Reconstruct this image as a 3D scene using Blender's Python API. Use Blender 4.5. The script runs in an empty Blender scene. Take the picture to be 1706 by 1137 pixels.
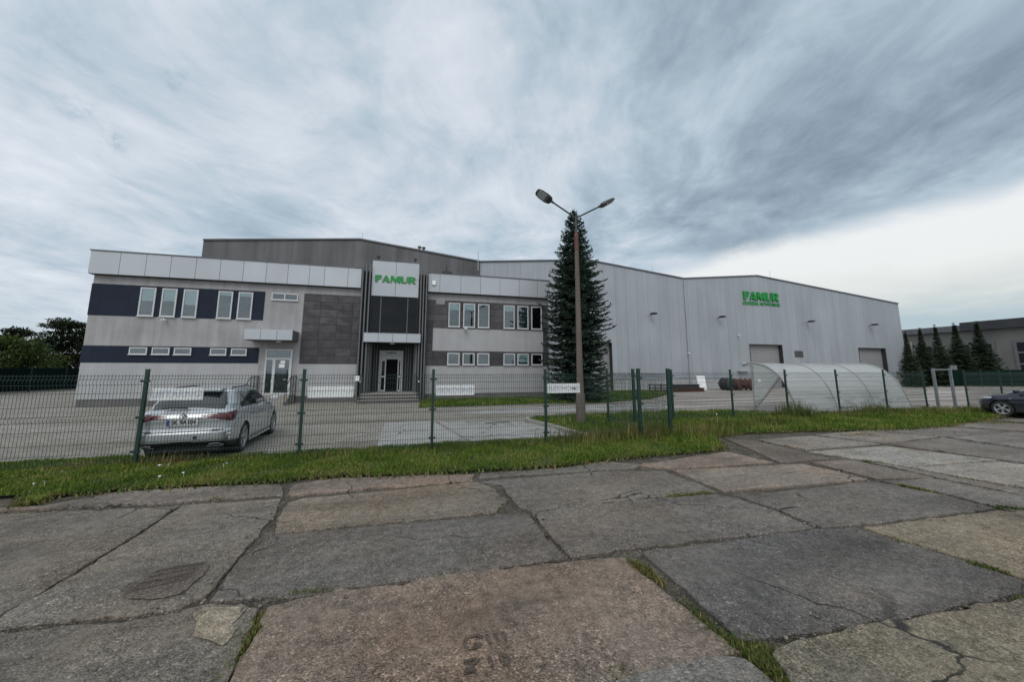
import bpy, bmesh, math, random
import numpy as np
from mathutils import Vector, Matrix
from mathutils.geometry import tessellate_polygon

random.seed(7)
C = bpy.context.scene.collection
R = math.radians
PI = math.pi

# ------------------------------------------------------------------ site frame
# x runs along the office front, y into the site, z up; origin = left front corner of the office
CAM = np.array([14.862, -22.35, 1.7])
YAW = R(15.497)
PITCH = math.atan(87 / 620.0)

def ray(px, py):
    a = (px - 853) / 620.0
    b = -(py - 530) / 620.0
    x, y, z = a, math.cos(PITCH) - b * math.sin(PITCH), math.sin(PITCH) + b * math.cos(PITCH)
    c, s = math.cos(YAW), math.sin(YAW)
    return np.array([x * c + y * s, -x * s + y * c, z])

def g(px, py, z=0.0):
    """measured ground position of a point of the survey photograph"""
    d = ray(px, py)
    t = (z - 1.7) / d[2]
    p = CAM + t * d
    return (float(p[0]), float(p[1]))

def onplane(px, py, yy):
    d = ray(px, py)
    t = (yy - CAM[1]) / d[1]
    p = CAM + t * d
    return (float(p[0]), float(p[2]))

# ------------------------------------------------------------------ object helpers
def props(o, label=None, cat=None, group=None, kind=None):
    if label: o['label'] = label
    if cat: o['category'] = cat
    if group: o['group'] = group
    if kind: o['kind'] = kind
    return o

def thing(name, label, cat, loc=(0, 0, 0), rz=0.0, group=None):
    o = bpy.data.objects.new(name, None)
    o.empty_display_size = 0.3
    C.objects.link(o)
    o.location = loc
    o.rotation_euler = (0, 0, rz)
    return props(o, label, cat, group)

def copy_tree(o, parent=None):
    c = o.copy()
    C.objects.link(c)
    c.parent = parent
    for ch in list(o.children):
        copy_tree(ch, c)
    return c

class MB:
    """collects polygons; build() links them as ONE mesh object"""
    def __init__(self):
        self.v, self.f, self.t, self.m = [], [], [], []
        self.tint = (1, 1, 1)
        self.mi = 0

    def add(self, verts, faces, M=None):
        b = len(self.v)
        if M is not None:
            verts = [tuple(M @ Vector(p)) for p in verts]
        self.v += [tuple(p) for p in verts]
        for f in faces:
            self.f.append([i + b for i in f])
            self.t.append(self.tint)
            self.m.append(self.mi)
        return self

    def box(self, x0, x1, y0, y1, z0, z1, M=None):
        v = [(x0, y0, z0), (x1, y0, z0), (x1, y1, z0), (x0, y1, z0), (x0, y0, z1), (x1, y0, z1), (x1, y1, z1), (x0, y1, z1)]
        return self.add(v, [(3, 2, 1, 0), (4, 5, 6, 7), (0, 1, 5, 4), (1, 2, 6, 5), (2, 3, 7, 6), (3, 0, 4, 7)], M)

    def bbox(self, x0, x1, y0, y1, z0, z1, b=0.01, M=None):
        """box with chamfered edges"""
        bm = bmesh.new()
        bmesh.ops.create_cube(bm, size=1)
        for q in bm.verts:
            q.co = Vector((x0 + (q.co.x + .5) * (x1 - x0), y0 + (q.co.y + .5) * (y1 - y0), z0 + (q.co.z + .5) * (z1 - z0)))
        bmesh.ops.bevel(bm, geom=bm.edges[:], offset=b, segments=2, profile=.6, affect='EDGES')
        bm.verts.ensure_lookup_table()
        self.add([q.co[:] for q in bm.verts], [[q.index for q in f.verts] for f in bm.faces], M)
        bm.free()
        return self

    def prism(self, poly, y0, y1, M=None):
        """polygon in (x,z), extruded along y"""
        n = len(poly)
        v = [(p[0], y0, p[1]) for p in poly] + [(p[0], y1, p[1]) for p in poly]
        f = []
        for tri in tessellate_polygon([[Vector((p[0], p[1], 0)) for p in poly]]):
            a, b, c = tri
            ar = (poly[b][0] - poly[a][0]) * (poly[c][1] - poly[a][1]) - (poly[b][1] - poly[a][1]) * (poly[c][0] - poly[a][0])
            if ar < 0: b, c = c, b
            f.append((a, b, c)); f.append((c + n, b + n, a + n))
        area = sum(poly[i][0] * poly[(i + 1) % n][1] - poly[(i + 1) % n][0] * poly[i][1] for i in range(n))
        for i in range(n):
            j = (i + 1) % n
            f.append((j, i, i + n, j + n) if area > 0 else (i, j, j + n, i + n))
        return self.add(v, f, M)

    def flat(self, poly, z):
        """horizontal sheet from (x,y) polygon"""
        f = []
        for a, b, c in tessellate_polygon([[Vector((p[0], p[1], 0)) for p in poly]]):
            ar = (poly[b][0] - poly[a][0]) * (poly[c][1] - poly[a][1]) - (poly[b][1] - poly[a][1]) * (poly[c][0] - poly[a][0])
            f.append((a, b, c) if ar > 0 else (a, c, b))
        return self.add([(p[0], p[1], z) for p in poly], f)

    def tube(self, pts, r, n=8, cap=True):
        pts = [Vector(p) for p in pts]
        rr = r if isinstance(r, (list, tuple)) else [r] * len(pts)
        v, f = [], []
        ref = None
        for i, p in enumerate(pts):
            t = (pts[min(i + 1, len(pts) - 1)] - pts[max(i - 1, 0)]).normalized()
            if ref is None:
                ref = Vector((0, 0, 1)) if abs(t.z) < .9 else Vector((1, 0, 0))
            a = t.cross(ref)
            if a.length < 1e-5: a = t.cross(Vector((0, 1, 0)))
            a.normalize()
            b = t.cross(a).normalized()
            ref = -t.cross(b) if False else b.cross(t) * -1 if False else ref
            for k in range(n):
                w = 2 * PI * k / n
                v.append(tuple(p + (a * math.cos(w) + b * math.sin(w)) * rr[i]))
        for i in range(len(pts) - 1):
            for k in range(n):
                k2 = (k + 1) % n
                f.append((i * n + k, i * n + k2, (i + 1) * n + k2, (i + 1) * n + k))
        if cap:
            f.append(tuple(range(n - 1, -1, -1)))
            f.append(tuple(range((len(pts) - 1) * n, len(pts) * n)))
        return self.add(v, f)

    def lathe(self, prof, n=24, M=None):
        """profile of (r,z) turned about z"""
        v, f = [], []
        for r, z in prof:
            for k in range(n):
                w = 2 * PI * k / n
                v.append((r * math.cos(w), r * math.sin(w), z))
        for i in range(len(prof) - 1):
            for k in range(n):
                k2 = (k + 1) % n
                f.append((i * n + k, i * n + k2, (i + 1) * n + k2, (i + 1) * n + k))
        return self.add(v, f, M)

    def build(self, name, mat, parent=None, smooth=False, loc=None):
        me = bpy.data.meshes.new(name)
        me.from_pydata(self.v, [], self.f)
        mats = mat if isinstance(mat, (list, tuple)) else [mat]
        for m in mats: me.materials.append(m)
        if len(mats) > 1:
            me.polygons.foreach_set('material_index', self.m)
        if any(t != (1, 1, 1) for t in self.t):
            ca = me.color_attributes.new('tint', 'FLOAT_COLOR', 'CORNER')
            arr = np.ones((len(me.loops), 4), dtype=np.float32)
            k = 0
            for f, t in zip(self.f, self.t):
                arr[k:k + len(f), :3] = t
                k += len(f)
            ca.data.foreach_set('color', arr.ravel())
        if smooth:
            me.polygons.foreach_set('use_smooth', [True] * len(self.f))
            if smooth is not True:
                me.set_sharp_from_angle(angle=R(smooth))
        me.update()
        o = bpy.data.objects.new(name, me)
        C.objects.link(o)
        if parent: o.parent = parent
        if loc: o.location = loc
        return o

def part(name, mat, parent, fn, smooth=False):
    m = MB(); fn(m)
    return m.build(name, mat, parent, smooth)

def bx(name, mat, parent, *b, bev=0):
    m = MB()
    (m.bbox(*b, b=bev) if bev else m.box(*b))
    return m.build(name, mat, parent)

def text_mesh(body, size, name, mat, parent, M, extrude=0.0, offset=0.0, sx=1.0):
    cu = bpy.data.curves.new(name, 'FONT')
    cu.body = body; cu.size = size; cu.extrude = extrude; cu.offset = offset
    cu.align_x = 'CENTER'; cu.align_y = 'CENTER'
    o = bpy.data.objects.new(name, cu)
    C.objects.link(o)
    dg = bpy.context.evaluated_depsgraph_get()
    me = bpy.data.meshes.new_from_object(o.evaluated_get(dg))
    C.objects.unlink(o)
    bpy.data.objects.remove(o)
    me.transform(M @ Matrix.Diagonal((sx, 1, 1, 1)))
    me.materials.clear(); me.materials.append(mat)
    me.name = name
    t = bpy.data.objects.new(name, me)
    C.objects.link(t)
    t.parent = parent
    return t

# ------------------------------------------------------------------ materials
def newmat(name):
    m = bpy.data.materials.new(name)
    m.use_nodes = True
    nt = m.node_tree
    nt.nodes.clear()
    out = nt.nodes.new('ShaderNodeOutputMaterial')
    p = nt.nodes.new('ShaderNodeBsdfPrincipled')
    nt.links.new(p.outputs[0], out.inputs[0])
    return m, nt, p, out

class NG:
    """small node-graph writer"""
    def __init__(self, nt):
        self.nt = nt
    def n(self, t, **kw):
        x = self.nt.nodes.new(t)
        for k, v in kw.items():
            setattr(x, k, v)
        return x
    def l(self, a, b):
        self.nt.links.new(a, b)
    def put(self, sock, v):
        if hasattr(v, 'links') or isinstance(v, bpy.types.NodeSocket): self.l(v, sock)
        else: sock.default_value = v
    def math(self, op, a, b=0.0, c=None, clamp=False):
        x = self.n('ShaderNodeMath', operation=op); x.use_clamp = clamp
        self.put(x.inputs[0], a); self.put(x.inputs[1], b)
        if c is not None: self.put(x.inputs[2], c)
        return x.outputs[0]
    def vmath(self, op, a, b=(0, 0, 0)):
        x = self.n('ShaderNodeVectorMath', operation=op)
        self.put(x.inputs[0], a); self.put(x.inputs[1], b)
        return x.outputs['Value'] if op in ('DOT_PRODUCT', 'LENGTH') else x.outputs[0]
    def mix(self, f, a, b, mode='MIX'):
        x = self.n('ShaderNodeMix', data_type='RGBA', blend_type=mode)
        self.put(x.inputs[0], f)
        for s, v in ((x.inputs[6], a), (x.inputs[7], b)):
            if isinstance(v, tuple) and len(v) == 3: v = v + (1,)
            self.put(s, v)
        return x.outputs[2]
    def noise(self, vec, scale, detail=4, rough=.5, dist=0.0):
        x = self.n('ShaderNodeTexNoise')
        self.put(x.inputs['Vector'], vec)
        x.inputs['Scale'].default_value = scale; x.inputs['Detail'].default_value = detail
        x.inputs['Roughness'].default_value = rough; x.inputs['Distortion'].default_value = dist
        return x.outputs[0]
    def voro(self, vec, scale, feature='F1', out='Distance', rnd=1.0):
        x = self.n('ShaderNodeTexVoronoi', feature=feature)
        self.put(x.inputs['Vector'], vec)
        x.inputs['Scale'].default_value = scale; x.inputs['Randomness'].default_value = rnd
        return x.outputs[out]
    def ramp(self, fac, stops):
        x = self.n('ShaderNodeValToRGB')
        self.put(x.inputs[0], fac)
        e = x.color_ramp.elements
        while len(e) < len(stops): e.new(.5)
        for el, (p, c) in zip(e, stops):
            el.position = p
            el.color = (c, c, c, 1) if isinstance(c, (int, float)) else tuple(c) + (1,)
        return x.outputs[0]
    def step(self, x, a, b):
        """smooth map of x from [a,b] to [0,1]"""
        m = self.n('ShaderNodeMapRange', interpolation_type='SMOOTHSTEP')
        self.put(m.inputs[0], x)
        m.inputs[1].default_value = a; m.inputs[2].default_value = b
        return m.outputs[0]
    def scalevec(self, vec, s, rot=(0, 0, 0), loc=(0, 0, 0)):
        x = self.n('ShaderNodeMapping')
        self.put(x.inputs[0], vec)
        x.inputs['Location'].default_value = loc
        x.inputs['Rotation'].default_value = rot; x.inputs['Scale'].default_value = s
        return x.outputs[0]
    def obj(self):
        return self.n('ShaderNodeTexCoord').outputs['Object']
    def bump(self, h, strength, dist, p):
        b = self.n('ShaderNodeBump')
        b.inputs['Strength'].default_value = strength; b.inputs['Distance'].default_value = dist
        self.put(b.inputs['Height'], h)
        self.l(b.outputs[0], p.inputs['Normal'])

def pm(name, col, rough=.6, var=.12, scale=4.0, bump=0.0, bscale=60.0, metal=0.0, spec=.5, tint=False, stretch=(1, 1, 1), streak=0.0, coat=0.0, fine=0.0):
    """painted / plastered / metal surface with uneven tone"""
    m, nt, p, out = newmat(name)
    G = NG(nt)
    o = G.obj()
    v = G.noise(G.scalevec(o, stretch), scale, 6, .6)
    f = G.ramp(v, [(.3, 1 - var), (.7, 1 + var)])
    c = G.mix(1.0, tuple(col), f, 'MULTIPLY')
    if fine:
        f2 = G.ramp(G.noise(o, bscale, 3, .7), [(.3, 1 - fine), (.7, 1 + fine)])
        c = G.mix(1.0, c, f2, 'MULTIPLY')
    if streak:
        s = G.noise(G.scalevec(o, (2.2, 2.2, .12)), 1.6, 5, .65)
        c = G.mix(1.0, c, G.ramp(s, [(.38, 1 - streak), (.62, 1.0)]), 'MULTIPLY')
    if tint:
        a = G.n('ShaderNodeAttribute', attribute_name='tint')
        c = G.mix(1.0, c, a.outputs['Color'], 'MULTIPLY')
    G.l(c, p.inputs['Base Color'])
    p.inputs['Roughness'].default_value = rough
    p.inputs['Metallic'].default_value = metal
    p.inputs['Specular IOR Level'].default_value = spec
    p.inputs['Coat Weight'].default_value = coat
    p.inputs['Coat Roughness'].default_value = .08
    if bump:
        G.bump(G.noise(o, bscale, 4, .6), bump, .01, p)
    return m

def glass_mat(name, tint=(.55, .62, .64), refl=.22, rough=.02):
    m, nt, p, out = newmat(name)
    nt.nodes.remove(p)
    G = NG(nt)
    tr = G.n('ShaderNodeBsdfTransparent'); tr.inputs[0].default_value = tuple(tint) + (1,)
    gl = G.n('ShaderNodeBsdfGlossy'); gl.inputs['Color'].default_value = (.92, .96, 1, 1); gl.inputs['Roughness'].default_value = rough
    fr = G.n('ShaderNodeFresnel'); fr.inputs[0].default_value = 1.5
    wob = G.noise(G.obj(), 1.3, 1, .4)
    b = G.n('ShaderNodeBump'); b.inputs['Strength'].default_value = .012; b.inputs['Distance'].default_value = .05
    G.l(wob, b.inputs['Height']); G.l(b.outputs[0], gl.inputs['Normal'])
    f = G.math('ADD', G.math('MULTIPLY', fr.outputs[0], .9), refl - .04, clamp=True)
    mx = G.n('ShaderNodeMixShader')
    G.l(f, mx.inputs[0]); G.l(tr.outputs[0], mx.inputs[1]); G.l(gl.outputs[0], mx.inputs[2])
    G.l(mx.outputs[0], out.inputs[0])
    return m

M = {}
M['plaster'] = pm('plaster', (.335, .325, .33), .9, .14, .9, .25, 90, streak=.18, fine=.05)
M['plaster_base'] = pm('plaster_base', (.37, .37, .378), .9, .07, 1.2, .2, 90, streak=.08, fine=.05)
M['plinth'] = pm('plinth', (.12, .115, .115), .9, .2, 1.5, .2, 60)
M['fascia'] = pm('fascia_sheet', (.405, .43, .46), .42, .05, .8, metal=.25, tint=True)
M['joint'] = pm('dark_joint', (.03, .03, .032), .8, .1, 3)
M['navy'] = pm('navy_panel', (.012, .018, .034), .6, .15, 1.2, tint=True, spec=.18)
M['anthracite'] = pm('anthracite_panel', (.062, .059, .064), .55, .32, 2.2, tint=True, fine=.12, bscale=14, spec=.3)
M['fin'] = pm('fin_metal', (.105, .112, .118), .5, .12, 1.5)
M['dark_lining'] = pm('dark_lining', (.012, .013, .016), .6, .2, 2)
M['white_frame'] = pm('white_frame', (.50, .51, .515), .4, .05, 3)
M['grey_frame'] = pm('grey_frame', (.40, .41, .415), .45, .05, 3)
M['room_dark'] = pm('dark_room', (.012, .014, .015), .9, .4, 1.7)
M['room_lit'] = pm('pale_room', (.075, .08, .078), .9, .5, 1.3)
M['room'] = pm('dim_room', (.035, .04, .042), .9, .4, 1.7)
M['blind'] = pm('roller_blind', (.60, .64, .63), .9, .05, 2)
M['pane'] = glass_mat('window_glass', (.80, .88, .89), refl=.08)
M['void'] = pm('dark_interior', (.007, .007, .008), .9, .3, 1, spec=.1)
M['dark_pane'] = glass_mat('tinted_glass', (.10, .13, .20), .025)
M['step'] = pm('step_stone', (.27, .25, .225), .85, .2, 2, .3, 60, fine=.1)
M['steel'] = pm('galvanised_steel', (.42, .44, .45), .45, .12, 6, metal=.7)
M['gate_steel'] = pm('weathered_galvanising', (.19, .20, .205), .55, .2, 5, metal=.4)
M['darksteel'] = pm('dark_steel', (.05, .052, .055), .5, .2, 6, metal=.4)
M['black'] = pm('black_plastic', (.018, .018, .02), .5, .15, 8)
M['rubber'] = pm('rubber', (.02, .02, .02), .85, .2, 12, .2, 80)
M['white'] = pm('white_paint', (.82, .83, .83), .5, .06, 3)
M['green_sign'] = pm('green_letters', (.0, .22, .028), .4, .06, 3)
M['fence_green'] = pm('fence_green', (.004, .028, .021), .45, .15, 6)
M['rust'] = pm('rusty_steel', (.075, .030, .024), .8, .35, 3, .3, 30)
M['wood'] = pm('grey_wood', (.30, .26, .22), .85, .2, 3, stretch=(8, 8, .6))

def hall_mat(name, col, pitch, jd, var, streak, off=0.0):
    m, nt, p, out = newmat(name)
    G = NG(nt)
    o = G.obj()
    sep = G.n('ShaderNodeSeparateXYZ'); G.l(o, sep.inputs[0])
    xx = G.math('ADD', sep.outputs[0], 500 + off)
    cell = G.math('DIVIDE', xx, pitch)
    fr = G.math('FRACT', cell)
    d = G.math('MULTIPLY', G.math('ABSOLUTE', G.math('SUBTRACT', fr, .5)), 2.0)   # 1 at a joint
    line = G.step(d, .955, .985)
    idn = G.n('ShaderNodeTexWhiteNoise', noise_dimensions='1D'); G.l(G.math('FLOOR', cell), idn.inputs['W'])
    c = G.mix(1.0, col, G.ramp(idn.outputs[0], [(0, 1 - var), (1, 1 + var)]), 'MULTIPLY')
    s = G.noise(G.scalevec(o, (1.1, 1, .07)), 1.3, 6, .62)
    c = G.mix(1.0, c, G.ramp(s, [(.33, 1 - streak), (.6, 1.0), (.75, 1 + streak * .6)]), 'MULTIPLY')
    c = G.mix(1.0, c, G.ramp(G.noise(o, .35, 5, .6), [(.3, 1 - streak * .7), (.7, 1 + streak * .4)]), 'MULTIPLY')
    c = G.mix(line, c, tuple(x * jd for x in col))
    G.l(c, p.inputs['Base Color'])
    p.inputs['Roughness'].default_value = .5
    p.inputs['Metallic'].default_value = .15
    G.bump(G.math('SUBTRACT', 1.0, line), .5, .02, p)
    return m

M['hall_clad'] = hall_mat('hall_cladding', (.335, .36, .39), 1.1, .70, .045, .12)
M['grey_wall'] = hall_mat('weathered_grey_wall', (.108, .108, .112), 3.0, .85, .05, .38, .4)
M['roof_metal'] = pm('roof_flashing', (.10, .10, .105), .5, .15, 1)
M['roller'] = pm('roller_door_sheet', (.25, .245, .248), .5, .06, 1.2)
# ================================================================== office building
office = thing('office_building', 'two-storey grey plastered office with pale metal parapet, dark panel bands and tall entrance tower', 'building')
def f(m):
    m.box(.05, 12.75, 0, 6.4, .33, 7.1)
    m.box(15.25, 23.45, 0, 6.4, .33, 7.1)
    m.box(12.75, 15.25, 0, 1.02, 3.2, 7.1)
    m.box(12.75, 15.25, 1.02, 6.4, .33, 7.1)
part('wall', M['plaster'], office, f)
def f(m):
    m.box(.10, 12.70, .03, 6.35, -.05, .33)
    m.box(15.3, 23.40, .03, 6.35, -.05, .33)
part('plinth', M['plinth'], office, f)
# lighter plaster of the ground-floor base, 3 mm proud of the wall
def f(m):
    m.box(.052, 7.35, -.004, 0, .34, 2.04)
    m.box(9.2, 12.1, -.004, 0, .34, 2.02)
    m.box(15.86, 23.448, -.004, 0, .34, 1.94)
part('base_render', M['plaster_base'], office, f)

def panel_run(m, xs, z0, z1, y0, y1, gap=.018, tv=.05):
    for a, b in zip(xs[:-1], xs[1:]):
        k = 1 + random.uniform(-tv, tv)
        m.tint = (k, k, k * random.uniform(.99, 1.01))
        m.box(a + gap / 2, b - gap / 2, y0, y1, z0, z1)
    m.tint = (1, 1, 1)

def fascia(name, xs, left_end, right_end):
    m = MB()
    panel_run(m, xs, 6.30, 7.42, -.27, -.25)
    if left_end:
        m.box(xs[0], xs[0] + .02, -.245, 6.5, 6.30, 7.42)
    if right_end:
        m.box(xs[-1] - .02, xs[-1], -.245, 6.5, 6.30, 7.42)
    o = m.build(name, M['fascia'], office)
    k = MB()
    k.box(xs[0] + .03, xs[-1] - .03, -.249, -.002, 6.28, 7.40)
    k.box(xs[0] + .03, xs[-1] - .03, 0.0, 6.45, 7.102, 7.38)
    k.build('backing', M['joint'], o)
    k = MB(); k.box(xs[0] - .03, xs[-1] + .03, -.31, -.20, 7.425, 7.47)
    k.build('coping', M['roof_metal'], o)
    return o
fascia('parapet', [-.05, 1.13, 2.17, 3.19, 4.25, 5.31, 6.35, 7.41, 8.43, 9.48, 10.23, 11.43, 12.14], True, False)
fascia('parapet', [15.84, 16.52, 17.77, 18.98, 20.21, 21.46, 22.67, 23.52], False, True)

def cladding(name, xs, zs, y, mat, tv, tri=False, skip=None):
    """dark panels on a backing board, 18 mm joints"""
    m = MB()
    gp = .022
    for a, b in zip(xs[:-1], xs[1:]):
        for c, d in zip(zs[:-1], zs[1:]):
            if skip and skip(.5 * (a + b), .5 * (c + d)): continue
            a1, b1, c1, d1 = a + gp / 2, b - gp / 2, c + gp / 2, d - gp / 2
            if tri:
                for k, pl in enumerate((((a1, c1), (b1, c1), (b1, d1)), ((a1, c1), (b1, d1), (a1, d1)))
                                       if random.random() < .5 else (((a1, c1), (b1, c1), (a1, d1)), ((b1, c1), (b1, d1), (a1, d1)))):
                    q = random.choice((.76, .92, 1.0, 1.0, 1.12, 1.3)); m.tint = (q, q, q)
                    m.prism(pl, y - .018, y - .002)
            else:
                q = 1 + random.uniform(-tv, tv); m.tint = (q, q, q)
                m.box(a1, b1, y - .018, y - .002, c1, d1)
    m.tint = (1, 1, 1)
    o = m.build(name, mat, office)
    k = MB()
    if skip:
        k.box(xs[0], xs[-1], y - .008, y, 4.18, zs[-1]); k.box(xs[0], xs[-1], y - .008, y, zs[0], 2.81)
        k.box(xs[0], 16.2, y - .008, y, 2.812, 4.178); k.box(23.12, xs[-1], y - .008, y, 2.812, 4.178)
    else:
        k.box(xs[0], xs[-1], y - .008, y, zs[0], zs[-1])
    k.build('backing', M['joint'], o)
    return o
lin = lambda a, b, n: [a + (b - a) * i / n for i in range(n + 1)]
cladding('upper_navy_band', [0.02, .45] + lin(.45, 7.37, 6)[1:], lin(4.31, 5.86, 4), -.004, M['navy'], .12)
cladding('lower_navy_band', [0.02, .45] + lin(.45, 7.33, 6)[1:], lin(2.05, 2.86, 2), -.006, M['navy'], .12)
cladding('anthracite_panel_wall', [9.25, 10.1, 10.95, 11.75, 12.14], lin(2.03, 5.87, 9), -.006, M['anthracite'], .2, tri=True)
cladding('anthracite_panel_wall', [15.86, 16.2] + lin(16.2, 23.12, 8)[1:] + [23.47], [1.95, 2.38, 2.815] + [3.26, 3.72, 4.175] + lin(4.175, 5.86, 4)[1:], -.006, M['anthracite'], .30, tri=False,
         skip=lambda x, z: 16.2 < x < 23.12 and 2.815 < z < 4.175)
bx('plaster_field', M['plaster_base'], office, 16.215, 23.105, -.028, 0, 2.83, 4.16)

def window(x0, x1, z0, z1, y=-.026, blind=0.0, mat='white_frame', fw=.06, split=None, room='room'):
    m = MB()
    fr = MB()
    a, b = x0 + fw, x1 - fw
    for q in ((x0, a, z0, z1), (b, x1, z0, z1)): fr.box(q[0], q[1], y - .045, y, q[2], q[3])
    for q in ((a, b, z0, z0 + fw), (a, b, z1 - fw, z1)): fr.box(q[0], q[1], y - .045, y, q[2], q[3])
    if split:
        fr.box(split - fw / 2, split + fw / 2, y - .04, y, z0 + fw, z1 - fw)
    fr.box(x0 - .03, x1 + .03, y - .075, y - .046, z0 - .028, z0 - .002)
    w = fr.build('window', M[mat], office)
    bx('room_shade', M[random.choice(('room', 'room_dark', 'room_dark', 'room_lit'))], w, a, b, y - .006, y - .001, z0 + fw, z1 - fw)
    if blind > 0:
        zb = z1 - fw - blind * (z1 - z0 - 2 * fw)
        bx('blind', M['blind'], w, a + .01, b - .01, y - .014, y - .01, zb, z1 - fw)
    p = MB()
    for u, v_ in ([(a, b)] if not split else [(a, split - fw / 2), (split + fw / 2, b)]):
        p.box(u, v_, y - .026, y - .022, z0 + fw, z1 - fw)
    p.build('pane', M['pane'], w)
    return w
for (x0, x1), bl in zip(((1.98, 2.62), (2.87, 3.50), (3.77, 4.40), (5.27, 5.92), (6.17, 6.83)), (.46, .44, .56, .13, .13)):
    window(x0, x1, 4.33, 5.77, blind=bl)
for x0, x1 in ((1.86, 2.57), (2.76, 3.48), (3.66, 4.38), (5.18, 5.89), (6.09, 6.79)):
    window(x0, x1, 2.45, 2.80, y=-.028, fw=.05)
window(7.68, 8.96, 5.43, 5.82, y=-.002, split=8.31, fw=.055)
for (x0, x1), bl in zip(((17.09, 17.78), (17.98, 18.70), (18.88, 19.59), (20.50, 21.21), (21.40, 22.12), (22.32, 23.02)), (.28, .26, 0, .24, 0, 0)):
    window(x0, x1, 4.26, 5.73, y=-.028, blind=bl)
for (x0, x1), bl in zip(((17.08, 17.80), (17.98, 18.71), (18.87, 19.61), (20.50, 21.23), (21.39, 22.12), (22.31, 23.03)), (0, 0, 0, 0, .85, 0)):
    window(x0, x1, 2.0, 2.71, y=-.028, blind=bl)

# ventilation grille, camera, siren, lamps
def grille(name, x0, x1, z0, z1, y, parent, mat='grey_frame', n=6):
    m = MB()
    m.box(x0, x1, y - .03, y, z0, z0 + .03); m.box(x0, x1, y - .03, y, z1 - .03, z1)
    m.box(x0, x0 + .03, y - .03, y, z0 + .03, z1 - .03); m.box(x1 - .03, x1, y - .03, y, z0 + .03, z1 - .03)
    for i in range(n):
        z = z0 + .04 + (z1 - z0 - .08) * i / n
        m.add([(x0 + .03, y - .028, z), (x1 - .03, y - .028, z), (x1 - .03, y - .004, z + .03), (x0 + .03, y - .004, z + .03)], [(0, 1, 2, 3)])
    o = m.build(name, M[mat], parent)
    bx('duct', M['joint'], o, x0 + .03, x1 - .03, y - .003, y - .001, z0 + .03, z1 - .03)
    return o
grille('ventilation_grille', 16.36, 16.84, 5.62, 5.89, -.026, office)
def camera_part(x, z, y, parent):
    m = MB(); m.tube([(x, y, z), (x, y - .12, z - .02)], .02)
    m.bbox(x - .05, x + .09, y - .34, y - .10, z - .07, z + .03, .015)
    o = m.build('security_camera', M['white'], parent)
    k = MB(); k.tube([(x + .02, y - .345, z - .02), (x + .02, y - .36, z - .02)], .03); k.build('lens', M['black'], o)
camera_part(3.15, 4.18, -.004, office)
camera_part(18.1, 4.17, -.03, office)
m = MB(); m.bbox(16.06, 16.27, -.37, -.271, 6.69, 6.96, .03); m.build('alarm_siren', M['white'], office)

# entrance tower
def f(m):
    panel_run(m, [12.70, 14.0, 15.30], 6.91, 7.93, -.34, -.30, tv=.03)
    panel_run(m, [12.70, 14.0, 15.30], 5.88, 6.895, -.34, -.30, tv=.03)
tower = part('tower_sign_panel', M['fascia'], office, f)
bx('backing', M['joint'], tower, 12.72, 15.28, -.30, 0, 5.86, 7.91)
bx('coping', M['roof_metal'], tower, 12.68, 15.32, -.36, .1, 7.935, 7.98)
bx('glazing_jamb', M['fascia'], office, 12.68, 12.78, -.34, 0, 3.72, 5.86)
bx('glazing_jamb', M['fascia'], office, 15.22, 15.32, -.34, 0, 3.72, 5.86)
def f(m):
    m.box(12.78, 15.22, -.245, -.22, 3.76, 5.855)
glz = part('tower_glazing', M['dark_pane'], office, f)
for x in (13.25, 14.72): bx('mullion', M['fin'], glz, x - .02, x + .02, -.29, -.246, 3.80, 5.85)
bx('room_shade', M['navy'], glz, 12.8, 15.2, -.04, -.01, 3.78, 5.85)
def f(m):
    panel_run(m, [12.48, 13.23, 13.99, 14.74, 15.49], 3.22, 3.68, -.83, -.81, tv=.03)
    m.box(12.49, 15.48, -.809, -.345, 3.69, 3.72)
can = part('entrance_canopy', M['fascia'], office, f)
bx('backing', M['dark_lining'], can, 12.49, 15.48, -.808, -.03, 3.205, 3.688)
def lamp(parent, x, y, z):
    m = MB(); m.lathe([(0.0, 0), (.10, 0), (.13, .03), (.13, .06)], 14, Matrix.Translation((x, y, z - .06)))
    o = m.build('ceiling_lamp', M['white'], parent, smooth=40)
lamp(can, 13.97, -.42, 3.204)

# fins either side of the tower
for x, tp in ((12.24, 7.58), (12.43, 7.62), (12.62, 7.64), (15.42, 7.64), (15.58, 7.63), (15.74, 7.62)):
    bx('fin', M['fin'], office, x - .035, x + .035, -.56, -.36 if 12.6 < x < 15.45 else -.28, -.02, tp)
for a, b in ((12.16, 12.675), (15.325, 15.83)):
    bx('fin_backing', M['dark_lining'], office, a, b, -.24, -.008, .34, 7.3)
# dark recess with ribs
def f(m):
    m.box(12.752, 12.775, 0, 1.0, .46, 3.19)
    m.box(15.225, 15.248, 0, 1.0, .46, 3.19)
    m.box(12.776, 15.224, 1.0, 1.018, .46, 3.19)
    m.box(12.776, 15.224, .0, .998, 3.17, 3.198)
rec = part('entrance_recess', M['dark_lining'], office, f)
for y in (.1, .32, .54, .76):
    bx('rib', M['fin'], rec, 12.776, 12.84, y, y + .07, .46, 3.168); bx('rib', M['fin'], rec, 15.16, 15.224, y, y + .07, .46, 3.168)
for x in (12.92, 13.05, 14.70, 14.84, 14.98): bx('rib', M['fin'], rec, x, x + .05, .93, .998, .46, 3.168)
for x in (12.66, 15.27):
    for y in (-.26, -.12): bx('rib', M['fin'], rec, x, x + .06, y, y + .07, .02, 3.2)
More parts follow.
